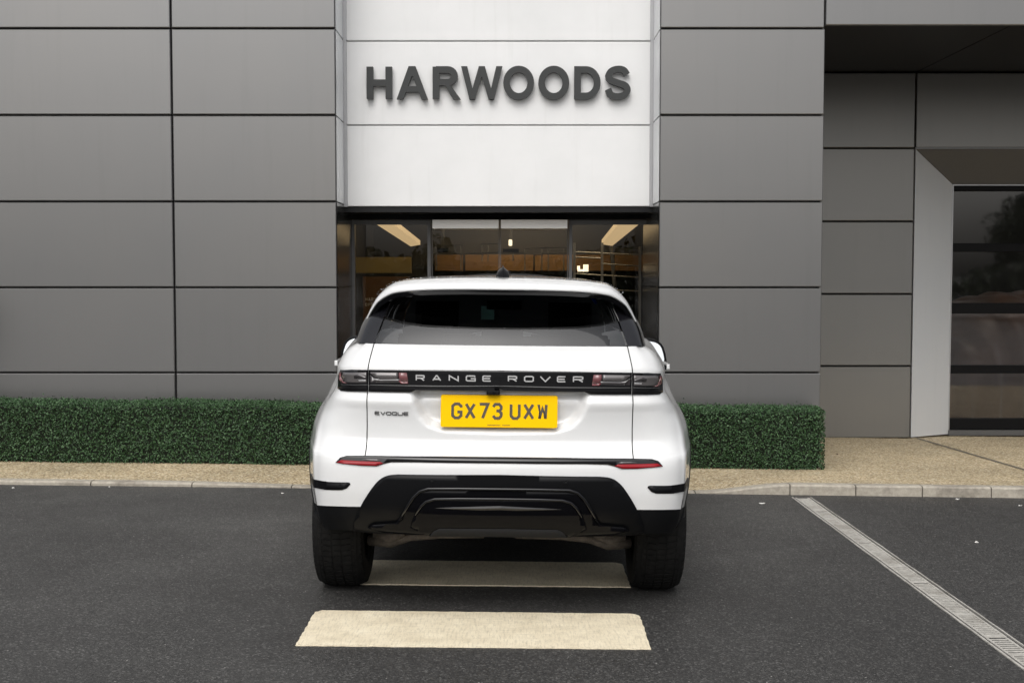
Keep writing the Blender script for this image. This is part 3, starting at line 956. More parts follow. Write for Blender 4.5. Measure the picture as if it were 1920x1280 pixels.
# ================================================================== HEDGES
def hedge(x0, x1, yf, depth, h, label, seed):
    r = np.random.default_rng(seed)
    xm = (x0 + x1) / 2
    zb = pave_z(xm, yf)
    root = empty('hedge', (xm, yf + depth / 2, zb))
    tag(root, label, 'hedge', 'low clipped box hedges along the facade')
    def zg(x): return pave_z(x, yf) - .0
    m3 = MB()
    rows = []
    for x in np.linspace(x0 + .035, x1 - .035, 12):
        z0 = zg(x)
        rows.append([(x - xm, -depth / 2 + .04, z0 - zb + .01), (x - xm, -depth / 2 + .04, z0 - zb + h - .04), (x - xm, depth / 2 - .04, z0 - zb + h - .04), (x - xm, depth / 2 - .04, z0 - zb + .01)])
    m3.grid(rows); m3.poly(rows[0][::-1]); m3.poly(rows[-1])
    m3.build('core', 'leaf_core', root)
    L = x1 - x0
    dens = 9500
    faces = [('f', L * h), ('t', L * depth), ('l', depth * h), ('r', depth * h)]
    C, N = [], []
    for k, area in faces:
        n = int(area * dens)
        a, b = r.random(n), r.random(n)
        inset = np.abs(r.normal(0, .018, n)) - .006
        if k == 'f': c = np.stack([x0 + a * L, yf + inset, b * h], 1); nn = (0, -1, .25)
        elif k == 't': c = np.stack([x0 + a * L, yf + b * depth, h - inset + r.normal(0, .004, n)], 1); nn = (0, -.2, 1)
        elif k == 'l': c = np.stack([x0 + inset, yf + a * depth, b * h], 1); nn = (-1, 0, .25)
        else: c = np.stack([x1 - inset, yf + a * depth, b * h], 1); nn = (1, 0, .25)
        # soften the clipped edges and let the face bulge a little
        bul = .012 * np.sin(c[:, 0] * 3.1 + seed) + .008 * np.sin(c[:, 0] * 7.7 + c[:, 2] * 9)
        if k == 'f': c[:, 1] += bul
        if k == 't': c[:, 2] += bul * .5
        edge = np.clip((c[:, 2] - (h - .05)) / .05, 0, 1)
        if k == 'f': c[:, 1] += edge ** 2 * .03
        if k == 't':
            e2 = np.clip((.05 - (c[:, 1] - yf)) / .05, 0, 1); c[:, 2] -= e2 ** 2 * .02
        c[:, 2] = np.maximum(c[:, 2], .006)
        C.append(c); N.append(np.tile(nn, (n, 1)))
    # a few stray shoots
    n = int(L * 110)
    c = np.stack([x0 + r.random(n) * L, yf + r.random(n) * depth, h + np.abs(r.normal(0, .016, n))], 1); C.append(c); N.append(np.tile((0, -.3, 1), (n, 1)))
    C = np.concatenate(C); N = np.concatenate(N).astype(float)
    zz = np.array([pave_z(x, yf) for x in np.linspace(x0, x1, 50)])
    C[:, 2] += np.interp(C[:, 0], np.linspace(x0, x1, 50), zz) - zb
    C[:, 0] -= xm; C[:, 1] -= yf + depth / 2
    n = len(C)
    N += r.normal(0, .62, (n, 3)); N /= np.linalg.norm(N, axis=1)[:, None]
    T = r.normal(0, 1, (n, 3)); T -= N * (T * N).sum(1)[:, None]; T /= np.linalg.norm(T, axis=1)[:, None]
    B = np.cross(N, T)
    ln = r.uniform(.0065, .0125, n)[:, None]; wd = ln * r.uniform(.42, .6, n)[:, None]
    fold = wd * .35
    v = np.stack([C - T * ln, C + B * wd + N * fold, C + T * ln, C - B * wd + N * fold], 1).reshape(-1, 3)
    me = bpy.data.meshes.new('foliage')
    nf = n * 2
    idx = np.arange(n)[:, None] * 4
    tri = np.concatenate([idx + np.array([[0, 1, 2]]), idx + np.array([[0, 2, 3]])], 1).reshape(-1)
    me.vertices.add(n * 4); me.vertices.foreach_set('co', v.astype(np.float32).ravel())
    me.loops.add(nf * 3); me.loops.foreach_set('vertex_index', tri.astype(np.int32))
    me.polygons.add(nf); me.polygons.foreach_set('loop_start', np.arange(0, nf * 3, 3, dtype=np.int32))
    me.update(); me.validate()
    f = put('foliage', me, 'leaf', root)
    f['kind'] = 'stuff'
hedge(-5.6, -1.25, 10.22, .42, .475, 'long clipped dark green box hedge left of the white car', 3)
hedge(1.02, UX(1549, 10.3), 10.27, .40, .485, 'short clipped dark green box hedge right of the white car', 5)

# ================================================================== THE CAR
CX, CY0 = -.066, 5.70
car = empty('parked_car', (CX, CY0, road_z(CX) + .0))
tag(car, 'white compact SUV parked nose in before the glazed entrance, seen from behind', 'car')
car.rotation_euler = (0, SLOPE, 0)
CARM = Matrix.Translation(car.location) @ Matrix.Rotation(SLOPE, 4, 'Y')
CARI = CARM.inverted()

# hull: key rows (height) by stations (plan points from the tail's middle round the right side to the nose)
KZ = [.30, .42, .53, .62, .70, .765, .785, .84, .90, .965, 1.005, 1.05, 1.075, 1.155, 1.165, 1.20, 1.235, 1.262]
A_ = [.09, .045, .018, .003, 0, .012, .046, .082, .078, .068, .058, .072, .072, .066, .068, .092, .128, .172]
GX = [.607, .607, .607, .607, .607, .607, .607, .607, .606, .606, .606, .605, .604, .602, .601, .596, .590, .587]
DX = [.71, .73, .74, .745, .745, .745, .743, .740, .737, .733, .726, .717, .712, .706, .701, .688, .670, .640]
EX = [.80, .82, .828, .832, .832, .832, .829, .825, .818, .803, .788, .770, .764, .760, .755, .738, .712, .670]
FX = [.83, .852, .858, .872, .876, .878, .878, .876, .864, .840, .815, .787, .779, .776, .770, .755, .730, .684]
HX = [.90, .945, .962, .966, .962, .957, .953, .944, .922, .884, .866, .848, .838, .820, .812, .784, .742, .69]
IX = [.88, .91, .925, .93, .93, .93, .93, .928, .922, .908, .90, .895, .89, .87, .865, .845, .81, .74]
def stations(i):
    a = A_[i]; z = KZ[i]
    top = sstep(1.165, 1.262, z); low = 1 - sstep(.80, 1.02, z)
    cy, cw = (4.36, .86) if z < .9 else ((4.30, .84) if z < .95 else None) or (0, 0)
    f = sstep(.93, 1.10, z)
    yl = 4.36 * (1 - f) + 3.62 * f - .28 * sstep(1.08, 1.2, z)
    yk = 4.06 * (1 - f) + 3.45 * f - .25 * sstep(1.08, 1.2, z)
    yj = 3.48 * (1 - f) + 3.10 * f - .2 * sstep(1.08, 1.2, z)
    return [(0, a), (.33, a + .010), (GX[i], a + .046), (DX[i], a + .098 - .03 * low), (EX[i], a + .200 - .03 * top - .075 * low), (FX[i], a + .36 - .12 * low), (HX[i], .80), (IX[i], 1.55), (IX[i], 2.5), (IX[i] + .01 * (1 - f), yj), (.80 - .08 * f, yk), (.45, yl - .06), (0, yl)]
NSUB = [24, 22, 9, 10, 10, 26, 20, 12, 12, 8, 6, 6]
def densify(z0, z1, n): return list(np.linspace(z0, z1, n, endpoint=False))
ROWZ = densify(.30, .53, 12) + densify(.53, .765, 14) + densify(.765, .785, 3) + densify(.785, 1.05, 44) + densify(1.05, 1.165, 10) + densify(1.165, 1.262, 12) + [1.262]
def pchip(xk, yk, x):
    xk, yk = np.array(xk), np.array(yk)
    h = np.diff(xk); d = np.diff(yk) / h
    m = np.zeros(len(xk))
    m[0], m[-1] = d[0], d[-1]
    for i in range(1, len(xk) - 1):
        if d[i - 1] * d[i] <= 0: m[i] = 0
        else:
            w1, w2 = 2 * h[i] + h[i - 1], h[i] + 2 * h[i - 1]
            m[i] = (w1 + w2) / (w1 / d[i - 1] + w2 / d[i])
    i = np.clip(np.searchsorted(xk, x) - 1, 0, len(h) - 1)
    t = (x - xk[i]) / h[i]
    return (2 * t ** 3 - 3 * t ** 2 + 1) * yk[i] + (t ** 3 - 2 * t ** 2 + t) * h[i] * m[i] + (-2 * t ** 3 + 3 * t ** 2) * yk[i + 1] + (t ** 3 - t ** 2) * h[i] * m[i + 1]
ST = np.array([stations(i) for i in range(len(KZ))])            # rows x stations x 2
RZ = np.array(ROWZ)
STR = np.zeros((len(RZ), ST.shape[1], 2))
for s in range(ST.shape[1]):
    for c in range(2): STR[:, s, c] = pchip(KZ, ST[:, s, c], RZ)
# number plate recess in the tailgate
REC = [(-.405, 1.075), (-.405, 1.045), (-.396, .995), (-.368, .935), (-.325, .89), (-.255, .868), (0, .862), (.255, .868), (.325, .89), (.368, .935), (.396, .995), (.405, 1.045), (.405, 1.075)]
def in_poly(x, z, P):
    c = False
    for i in range(len(P)):
        (x0, z0), (x1, z1) = P[i], P[i - 1]
        if (z0 > z) != (z1 > z) and x < (x1 - x0) * (z - z0) / (z1 - z0) + x0: c = not c
    return c
def edge_dist(x, z, P, closed=False):
    d = 9
    for i in range(0 if closed else 1, len(P)):
        (x0, z0), (x1, z1) = P[i - 1], P[i]
        vx, vz = x1 - x0, z1 - z0
        t = min(max(((x - x0) * vx + (z - z0) * vz) / (vx * vx + vz * vz), 0), 1)
        d = min(d, math.hypot(x - x0 - t * vx, z - z0 - t * vz))
    return d
def recess(x, z):
    if not in_poly(x, z, REC): return 0.0
    d = edge_dist(x, z, REC)
    return .055 * sstep(-.004, .040, d) * (.55 + .45 * sstep(.87, .94, z))
HULL0 = []
HULL = []                                                       # right half, rows of (x,y,z)
COLSTART = [0]
for n in NSUB: COLSTART.append(COLSTART[-1] + n)
for r in range(len(RZ)):
    line = []
    S = STR[r]
    for s in range(len(NSUB)):
        p0 = S[s - 1] if s > 0 else np.array([-S[1][0], S[1][1]])
        p1, p2 = S[s], S[s + 1]
        p3 = S[s + 2] if s + 2 < len(S) else np.array([-S[s][0], S[s][1]])
        for k in range(NSUB[s]):
            t = k / NSUB[s]
            p = .5 * ((2 * p1) + (-p0 + p2) * t + (2 * p0 - 5 * p1 + 4 * p2 - p3) * t * t + (-p0 + 3 * p1 - 3 * p2 + p3) * t ** 3)
            line.append(p)
    line.append(S[-1])
    row = []; row0 = []
    for x, y in line:
        row0.append((x, y, RZ[r]))
        if y < .4: y += recess(x, RZ[r])
        zz = RZ[r]
        if zz < .53:                                             # the bumper's underside rises behind the wheels
            lift = 1 - sstep(.62, 1.15, y)
            zz = zz + lift * (.53 - zz) * .50
        zz -= .13 * min(max(y - .06, 0), .30) * (1 - sstep(.53, .70, RZ[r])) * (1 if y < .5 else max(0, 1 - (y - .5) / .4))
        row.append((x, y, zz))
    HULL.append(row); HULL0.append(row0)
NC = len(HULL[0]); CG = COLSTART[2]                              # CG: column on the tailgate gap
AX_R, AX_F, AXZ = .80, 3.48, .368
def arch(p, r=.425):
    return abs(p[0]) > .60 and (math.hypot(p[1] - AX_R, p[2] - AXZ) < r or math.hypot(p[1] - AX_F, p[2] - AXZ) < r)
def mir(p): return (-p[0], p[1], p[2])
def ridx(z): return int(np.argmin(np.abs(RZ - z)))
R53, R765, R785 = ridx(.53), ridx(.765), ridx(.752)
def hull_part(name, mat, r0, r1, c0, c1, both=True, joined=False):
    parts = []
    sides = (1, -1) if both else (1,)
    m3 = MB()
    for s in sides:
        vid = {}
        for r in range(r0, r1):
            for c in range(c0, c1):
                q = [(r, c), (r, c + 1), (r + 1, c + 1), (r + 1, c)]
                P = [HULL[a][b] for a, b in q]
                cen = np.mean(P, axis=0)
                if arch(cen): continue
                ids = []
                for k, (a, b) in enumerate(q):
                    if (a, b) not in vid:
                        vid[(a, b)] = len(m3.v); p = HULL[a][b]
                        m3.v.append(p if s > 0 else mir(p))
                    ids.append(vid[(a, b)])
                m3.f.append(tuple(ids if s > 0 else ids[::-1]))
        if not joined:
            o = m3.build(name, mat, car, smooth=True, fix=False); parts.append(o); m3 = MB()
    if joined:
        parts = [m3.build(name, mat, car, smooth=True, fix=True)]
    return parts
# a full closed hull for projecting trim on to
hm = MB()
full = [[mir(p) for p in row[::-1]] + row[1:] for row in HULL]
hm.grid(full)
HB = BVHTree.FromPolygons([Vector(v) for v in hm.v], hm.f)
hm0 = MB(); hm0.grid([[mir(p) for p in row[::-1]] + row[1:] for row in HULL0])
HB0 = BVHTree.FromPolygons([Vector(v) for v in hm0.v], hm0.f)
def surf0(x, z):
    h = HB0.ray_cast(Vector((x, -2, z)), Vector((0, 1, 0)))
    return h[0].y if h[0] is not None and h[0].y < 1.2 else surf(x, z)
def surf(x, z):
    h = HB.ray_cast(Vector((x, -2, z)), Vector((0, 1, 0)))
    if h[0] is not None and h[0].y < 1.2: return h[0].y
    q = HB.find_nearest(Vector((x, .3, z)))
    return q[0].y
def rp(px, py):
    """x, z on the tail of the car for a place in the survey photo"""
    d = (CARI.to_3x3() @ ray(px, py)); o = CARI @ Vector((0, 0, CAM_Z))
    y = .1
    for _ in range(12):
        t = (y - o.y) / d.y; p = o + d * t
        y = y * .4 + surf(p.x, p.z) * .6
    return p.x, p.z

# painted body, tailgate, lower cladding
def white_body():
    m3 = MB()
    for s in (1, -1):
        vid = {}
        for r in range(R53, len(RZ) - 1):
            for c in range(NC - 1):
                if c < CG and r >= R785: continue
                q = [(r, c), (r, c + 1), (r + 1, c + 1), (r + 1, c)]
                P = [HULL[a][b] for a, b in q]
                if arch(np.mean(P, axis=0)): continue
                ids = []
                for a, b in q:
                    if (a, b) not in vid:
                        p = list(HULL[a][b])
                        if b == CG and a >= R785: p[0] += .0025
                        vid[(a, b)] = len(m3.v); m3.v.append((p[0] * s, p[1], p[2]))
                    ids.append(vid[(a, b)])
                m3.f.append(tuple(ids if s > 0 else ids[::-1]))
    return m3
white_body().build('body', 'car', car, smooth=True, fix=True)
m3 = MB()
tg = []
for r in range(R785, len(RZ)):
    row = []
    for c in range(-CG, CG + 1):
        p = HULL[r][abs(c)]; x = p[0] * (1 if c >= 0 else -1)
        if abs(c) == CG: x -= .0025 * (1 if c > 0 else -1)
        row.append((x, p[1], p[2]))
    tg.append(row)
m3.grid(tg)
# folded edges so the gap has depth
for row_edge in ([r[0] for r in tg], [r[-1] for r in tg]):
    m3.grid([row_edge, [(p[0], p[1] + .03, p[2]) for p in row_edge]])
tailgate = m3.build('tailgate', 'car', car, smooth=False)
tm = tailgate.data
sm = np.ones(len(tm.polygons), bool); tm.polygons.foreach_set('use_smooth', sm)
for s in (1, -1):                                                # dark channel behind the gap
    rows = [[], []]
    for r in range(R785, len(RZ)):
        p = HULL[r][CG]
        rows[0].append(((p[0] - .02) * s, p[1] + .016, p[2])); rows[1].append(((p[0] + .02) * s, p[1] + .020, p[2]))
    m3 = MB(); m3.grid(rows); m3.build('tailgate_seal', 'groove', car)
hull_part('lower_cladding', 'plastic', 0, R53, 0, NC - 1, joined=True)

# ---- helper: trim cut to an outline and laid on the tail
def patch(name, poly, mat, off=.003, th=.006, step=.028, parent=None, smooth=True, cham=0.0, ysurf=None):
    bm = bmesh.new()
    vs = [bm.verts.new((x, 0, z)) for x, z in poly]
    bm.faces.new(vs)
    xs2 = [p[0] for p in poly]; zs2 = [p[1] for p in poly]
    for lo, hi, ax in ((min(xs2), max(xs2), 0), (min(zs2), max(zs2), 2)):
        k = math.ceil(lo / step + 1e-6)
        while k * step < hi - 1e-6:
            co = [0, 0, 0]; no = [0, 0, 0]; co[ax] = k * step; no[ax] = 1
            bmesh.ops.bisect_plane(bm, geom=bm.verts[:] + bm.edges[:] + bm.faces[:], dist=1e-6, plane_co=co, plane_no=no)
            k += 1
    ys2 = ysurf or surf
    for v in bm.verts: v.co.y = ys2(v.co.x, v.co.z) - off
    bmesh.ops.recalc_face_normals(bm, faces=bm.faces)
    be = [e for e in bm.edges if len(e.link_faces) == 1]
    cx_, cz_ = sum(xs2) / len(xs2), sum(zs2) / len(zs2)
    geo = bmesh.ops.extrude_edge_only(bm, edges=be)['geom']
    nv = [g for g in geo if isinstance(g, bmesh.types.BMVert)]
    for v in nv: v.co.y += th + off
    for f in bm.faces:
        f.smooth = smooth and len(f.verts) >= 3 and abs(f.normal.y) > .5
    bm.normal_update()
    me = bpy.data.meshes.new(name); bm.to_mesh(me); bm.free()
    for p in me.polygons: p.use_smooth = smooth and abs(p.normal.y) > .45
    return put(name, me, mat, parent or car)
def L2C(pts): return [rp(*p) for p in pts]
def LAMP(pts): return [(max(x, -.757), z) for x, z in (rp(*p) for p in pts)]
def mirp(poly): return [(-x, z) for x, z in poly][::-1]
def sym(half):
    """left-half outline (first and last points near the middle line) closed with its mirror image"""
    return half + [(-x, z) for x, z in half[::-1]]

# tail lamp strip
lampL = LAMP([(690.5, 693), (660, 692.5), (638, 693), (631, 696), (628.5, 703), (628.5, 716), (632, 727), (639, 732), (660, 733.2), (690.5, 734)])
innerL = L2C([(690.5, 693), (690.5, 734)])
barL = L2C([(938, 694.2), (820, 693.5), (691.5, 692.8), (691.5, 734), (768, 735.5), (774, 733), (780, 729.5), (938, 730)])
bar = patch('light_bar', sym(barL), 'carblack', .006, .02, ysurf=surf0)
for s in (0, 1):
    f = (lambda p: mirp(p)) if s else (lambda p: p)
    lampo = patch('tail_light', f(lampL), 'carblack', .007, .012, ysurf=surf0)
    patch('lens', f(LAMP([(644, 697.5), (687.5, 697.5), (687.5, 716.5), (650, 716.5), (643, 713), (641, 704)])), 'lens', .0095, .003, parent=lampo, ysurf=surf0)
    patch('red_segment', f(LAMP([(636, 698), (640, 697.5), (640, 706), (644, 715), (651, 717.5), (642, 717.5), (636, 712)])), 'lens_pink', .0092, .003, parent=lampo, ysurf=surf0)
    patch('dark_reflector', f(LAMP([(664, 703), (672, 701), (687.5, 706), (687.5, 711), (664, 709)])), 'lens_dark', .0105, .002, parent=lampo, ysurf=surf0)
    patch('chrome_line', f(LAMP([(672, 712), (686, 711.8), (686, 713.6), (674, 713.8)])), 'chrome', .0105, .002, parent=lampo, ysurf=surf0)
    patch('lens', f(LAMP([(694, 697.5), (746, 698), (746, 709), (712, 709), (702, 706), (696, 701)])), 'lens', .0088, .003, parent=bar, ysurf=surf0)
    patch('dark_reflector', f(LAMP([(694, 703), (701, 708), (712, 710.5), (752, 710), (757, 716.5), (694, 716.5)])), 'lens_dark', .0084, .003, parent=bar, ysurf=surf0)
    patch('red_segment', f(LAMP([(748, 698.2), (763, 698.5), (765.5, 715), (758, 715.8), (750, 714), (748, 706)])), 'lens_pink', .0092, .003, parent=bar, ysurf=surf0)
    patch('red_base', f(LAMP([(748, 713.5), (757, 716), (765, 715.4), (765.5, 718.5), (752, 718.5)])), 'lens_red', .0096, .002, parent=bar, ysurf=surf0)
    patch('groove_line', f(LAMP([(640, 719.6), (689, 720.2), (689, 721.2), (640, 720.6)])), 'frame_grey', .0095, .003, parent=lampo, ysurf=surf0)
patch('groove_line', sym(L2C([(938, 722.6), (820, 722.4), (693, 720.6), (693, 721.6), (820, 723.6), (938, 723.8)])), 'frame_grey', .0085, .003, parent=bar, ysurf=surf0)
# chrome capitals on the bar
BARX = {'R1': (105, 195), 'A': (270, 360), 'N': (435, 535), 'G': (605, 705), 'E1': (770, 860), 'R2': (1025, 1118), 'O': (1187, 1285), 'V': (1345, 1455), 'E2': (1515, 1605), 'R3': (1675, 1778)}
for k, (a, b) in BARX.items():
    mid = (a + b) / 2
    tl = 118 + (mid - 150) / 1600 * 15; bl = 180 + (mid - 150) / 1600 * 15
    x0, z1 = rp(760 + a / 5.333, 680 + tl / 5.333); x1, z0 = rp(760 + b / 5.333, 680 + bl / 5.333)
    m3 = MB(); glyph_mesh(m3, WIDE[k[0]], x0, x1, z0, z1, .0056, lambda x, z: surf0(x, z) - .0105, .004)
    m3.build('letter', 'chrome', bar)
# small badge
ex0, ez1 = rp(702, 770.8); ex1, ez0 = rp(767, 778.4)
wd = (ex1 - ex0) / 6
badge = empty('model_badge', (0, 0, 0), car)
for i, ch in enumerate('EVOQUE'):
    m3 = MB(); glyph_mesh(m3, WIDE[ch], ex0 + i * wd + .001, ex0 + (i + 1) * wd - .002, ez0 - .001, ez1 + .001, .0032, lambda x, z: surf(x, z) - .004, .004)
    m3.build('letter', 'badge', badge)
# reversing camera pod
cxp, czp = rp(925, 731)
m3 = MB(); m3.box(cxp - .030, cxp + .030, surf0(cxp, czp) - .012, surf0(cxp, czp) + .03, czp - .016, czp + .004, .006); camo = m3.build('reversing_camera', 'plastic', car)
m3 = MB(); m3.tube([(cxp + .004, surf0(cxp, czp) - .016, czp - .010), (cxp + .004, surf0(cxp, czp) + .0, czp - .006)], .0065, 12); m3.build('lens', 'carblack', camo)
# number plate
pxc = 0.0
zt = rp(936, 739.5)[1] ; zb2 = rp(936, 799)[1]
PW = .265
pl_y0, pl_y1 = .074, .092                 # bottom nearer, top further in
def plate_y(z): return pl_y0 + (pl_y1 - pl_y0) * (z - zb2) / (zt - zb2)
pmc = rp(936, 770)[0]
m3 = MB()
outl = []
for (sx_, sz_, a0) in ((1, 1, 0), (-1, 1, 90), (-1, -1, 180), (1, -1, 270)):
    for k in range(5):
        an = R(a0 + 90 * k / 4); rr_ = .008
        outl.append((pmc + sx_ * (PW - rr_) + rr_ * math.cos(an), (zt if sz_ > 0 else zb2) - sz_ * rr_ + rr_ * math.sin(an)))
fr = [(x, plate_y(z), z) for x, z in outl]; bk = [(x, plate_y(z) + .012, z) for x, z in outl]
m3.poly(fr[::-1])
for k in range(len(fr)): m3.poly([fr[k], fr[(k + 1) % len(fr)], bk[(k + 1) % len(fr)], bk[k]])
plate = m3.build('number_plate', 'plate', car)
PX = {'G': (465, 575), 'X1': (597, 705), '7': (730, 838), '3': (862, 968), 'U': (1038, 1145), 'X2': (1170, 1280), 'W': (1308, 1410)}
def pmx(v): return pmc - PW + 2 * PW * (v - 362) / (1507 - 362)
H0 = zb2 + (zt - zb2) * .245; H1 = zb2 + (zt - zb2) * .765
for k, (a, b) in PX.items():
    m3 = MB(); glyph_mesh(m3, PLATE[k[0]], pmx(a), pmx(b), H0, H1, .0125, lambda x, z: plate_y(z) - .0012, .001)
    m3.build('character', 'plate_char', plate)
m3 = MB()
for a, b in ((820, 955), (968, 1050)):
    xa, xb = pmx(a), pmx(b); z0 = zb2 + .008
    x = xa
    while x < xb - .003:
        w = random.uniform(.002, .0034); m3.poly([(x, plate_y(z0) - .0008, z0), (x + w, plate_y(z0) - .0008, z0), (x + w, plate_y(z0) - .0008, z0 + .0036), (x, plate_y(z0) - .0008, z0 + .0036)][::1]); x += w + .0009
pt = m3.build('small_print', 'plate_char', plate)
pt['kind'] = 'stuff'

# black strip under the tailgate and its red reflectors
stripL = L2C([(938, 856), (820, 855), (690, 853.5), (650, 853.5), (638, 857), (629, 866.5), (643, 869), (677, 872.5), (706, 873.5), (720, 869), (733, 866), (780, 866), (938, 868)])
strip_o = patch('bumper_strip', sym(stripL), 'carblack', .004, .008)
refL = L2C([(630.5, 866.3), (640, 861.5), (675, 863.6), (713, 865), (719, 868), (706, 872.6), (677, 871.6), (644, 868.4)])
for p in (refL, mirp(refL)): patch('reflector', p, 'reflector', .0075, .005)
rf2 = L2C([(676, 861), (690, 859.4), (708, 860), (714, 863), (700, 863.6)])
for p in (rf2, mirp(rf2)): patch('reverse_lens', p, 'lens', .0068, .003, parent=strip_o)
# dark inserts on the bumper corners
slotL = [(-.80, .600), (-.80, .638), (-.684, .642), (-.676, .640), (-.673, .633), (-.690, .614), (-.712, .605)]
for p in (slotL, mirp(slotL)):
    so = patch('corner_insert', p, 'satin', .003, .006)
    sg = 1 if p[0][0] > 0 else -1
    wl_, wh_ = [], []
    for c in range(NC):
        col = [HULL[r][c] for r in range(len(RZ))]
        if col[ridx(.62)][0] < .785 or col[ridx(.62)][1] > .372: continue
        zc_ = [q[2] for q in col]
        dy_ = col[ridx(.62)][1]
        for zq, out_ in ((.602 - .03 * max(dy_ - .12, 0), wl_), (.639 - .03 * max(dy_ - .12, 0), wh_)):
            xq = np.interp(zq, zc_, [q[0] for q in col]); yq = np.interp(zq, zc_, [q[1] for q in col])
            out_.append((sg * (xq + .003), yq - .003, zq))
    m3 = MB(); m3.grid([wl_, wh_]); m3.grid([wh_, [(q[0] - sg * .006, q[1] + .006, q[2] + .001) for q in wh_]]); m3.build('corner_insert_return', 'satin', so, smooth=False)
    xc = sum(a for a, _ in p) / len(p); zc = sum(b for _, b in p) / len(p)
    m3 = MB(); ysl = surf(xc, zc); m3.tube([(xc, ysl - .0055, zc), (xc, ysl + .004, zc)], .009, 14); m3.build('parking_sensor', 'plastic', so)
# diffuser: stepped black valance
d1 = L2C([(938, 889.5)] + [tuple(p) for p in catmull([(746, 888.8), (728, 890.6), (714, 897), (702, 908.5), (687, 930), (675, 951), (664, 978), (662, 994)], 4)] + [(700, 999), (938, 1003)])
diff = patch('diffuser', sym(d1), 'satin', .006, .012, step=.03)
d2 = L2C([(938, 915)] + [tuple(p) for p in catmull([(806, 914), (790, 917.5), (777, 929), (764, 948), (752, 968), (742, 979)], 4)] + [(700, 982), (690, 988), (720, 997), (820, 1002), (938, 1003)])
o2 = patch('valance_frame', sym(d2), 'valance', .020, .016, step=.03, parent=diff)
d3 = L2C([(938, 932)] + [tuple(p) for p in catmull([(818, 931), (799, 935.5), (786, 950), (776, 968), (770, 986)], 4)] + [ (800, 1001), (938, 1002)])
o3 = patch('centre_panel', sym(d3), 'valance', .034, .016, step=.03, parent=diff)
d4 = L2C([(938, 988), (825, 987.5), (815, 992), (806, 1002), (938, 1003)])
o4 = patch('lower_opening', sym(d4), 'under', .0365, .004, step=.03, parent=diff)
ridge = L2C([(750, 972), (764, 948), (776, 930), (788, 919), (803, 914.5), (860, 914.5), (938, 915.3)])
pts = ridge + [(-x, z) for x, z in ridge[::-1][1:]]
m3 = MB(); m3.tube([(x, surf(x, z) - .022, z) for x, z in pts], .0075, 10); m3.build('ridge', 'carblack', diff, smooth=True)
ridge2 = L2C([(780, 962), (790, 946), (800, 937), (816, 932.5), (860, 932), (938, 932.6)])
pts = ridge2 + [(-x, z) for x, z in ridge2[::-1][1:]]
m3 = MB(); m3.tube([(x, surf(x, z) - .036, z) for x, z in pts], .006, 10); m3.build('ridge', 'carblack', diff, smooth=True)
m3 = MB()
rows = []
for (px, hw) in ((818, .0004), (850, .004), (900, .0075), (938, .0085)):
    x, z = rp(px, 949.5 if px < 930 else 948.5); rows.append((x, z, hw))
rows = rows + [(-a, b, c) for a, b, c in rows[::-1][1:]]
G = []
for x, z, hw in rows:
    y = surf(x, z) - .0345
    G.append([(x, y + .0, z + hw * 1.3), (x, y - hw * 1.1, z), (x, y - .0, z - hw * 1.3)])
m3.grid(G); m3.build('centre_blade', 'carblack', diff, smooth=False)
for px, py in ((810, 900.5),):
    x, z = rp(px, py)
    for s in (1, -1):
        m3 = MB(); y = surf(s * x, z); m3.tube([(s * x, y - .0085, z), (s * x, y + .004, z)], .0095, 16); so = m3.build('parking_sensor', 'satin', car)
        m3 = MB(); m3.tube([(s * x, y - .0092, z), (s * x, y, z)], .0045, 12); m3.build('sensor_face', 'under', so)

# ---- roof with spoiler lip and its ears
lip = [(0, 1.520), (.20, 1.519), (.36, 1.514), (.478, 1.5025), (.53, 1.4875), (.583, 1.4535), (.612, 1.416), (.636, 1.376), (.655, 1.345)]
crest = [(0, 1.577), (.22, 1.575), (.40, 1.566), (.489, 1.555), (.537, 1.538), (.585, 1.495), (.618, 1.447), (.642, 1.397), (.664, 1.348)]
def lerp2(a, b, t, push=0): return [(p[0] + (q[0] - p[0]) * t, p[1] + (q[1] - p[1]) * t) for p, q in zip(a, b)]
def bowed(x): return .35 * (x / .67) ** 2 + .65 * (x / .67) ** 5
def sec(pts, y0, bow): return [(x, y0 + bow * bowed(x), z) for x, z in pts]
secs = [sec([(x, z - .006) for x, z in lip], .206, .25), sec(lip, .192, .25), sec(lerp2(lip, crest, .30), .198, .245), sec(lerp2(lip, crest, .55), .222, .235), sec(lerp2(lip, crest, .78), .30, .20), sec(lerp2(lip, crest, .93), .44, .14), sec(crest, .66, .06)]
cant = [(0, 1.0), (.22, .995), (.40, .98), (.50, .955), (.565, .92), (.615, .87), (.65, .80), (.672, .72), (.69, .64)]
def midsec(y, zc, k, w): return [(x * w, y, zc - (1.0 - zz) * k) for x, zz in cant]
secs += [midsec(1.0, 1.580, .46, .955), midsec(1.5, 1.579, .46, .965), midsec(2.05, 1.565, .42, .95), midsec(2.42, 1.535, .38, .93), midsec(2.60, 1.508, .34, .91)]
roofrows = []
for a in range(len(secs)):
    roofrows.append([mir(p) for p in secs[a][::-1]] + secs[a][1:])
def refine(rows, nr, nc):
    rows = [[np.array(p) for p in catmull(r, nc)] for r in rows]
    cols_ = [catmull([r[c] for r in rows], nr) for c in range(len(rows[0]))]
    return [[cols_[c][r] for c in range(len(cols_))] for r in range(len(cols_[0]))]
RF = refine(roofrows, 5, 5)
m3 = MB(); m3.grid(RF); roof = m3.build('roof', 'car', car, smooth=True, fix=True)
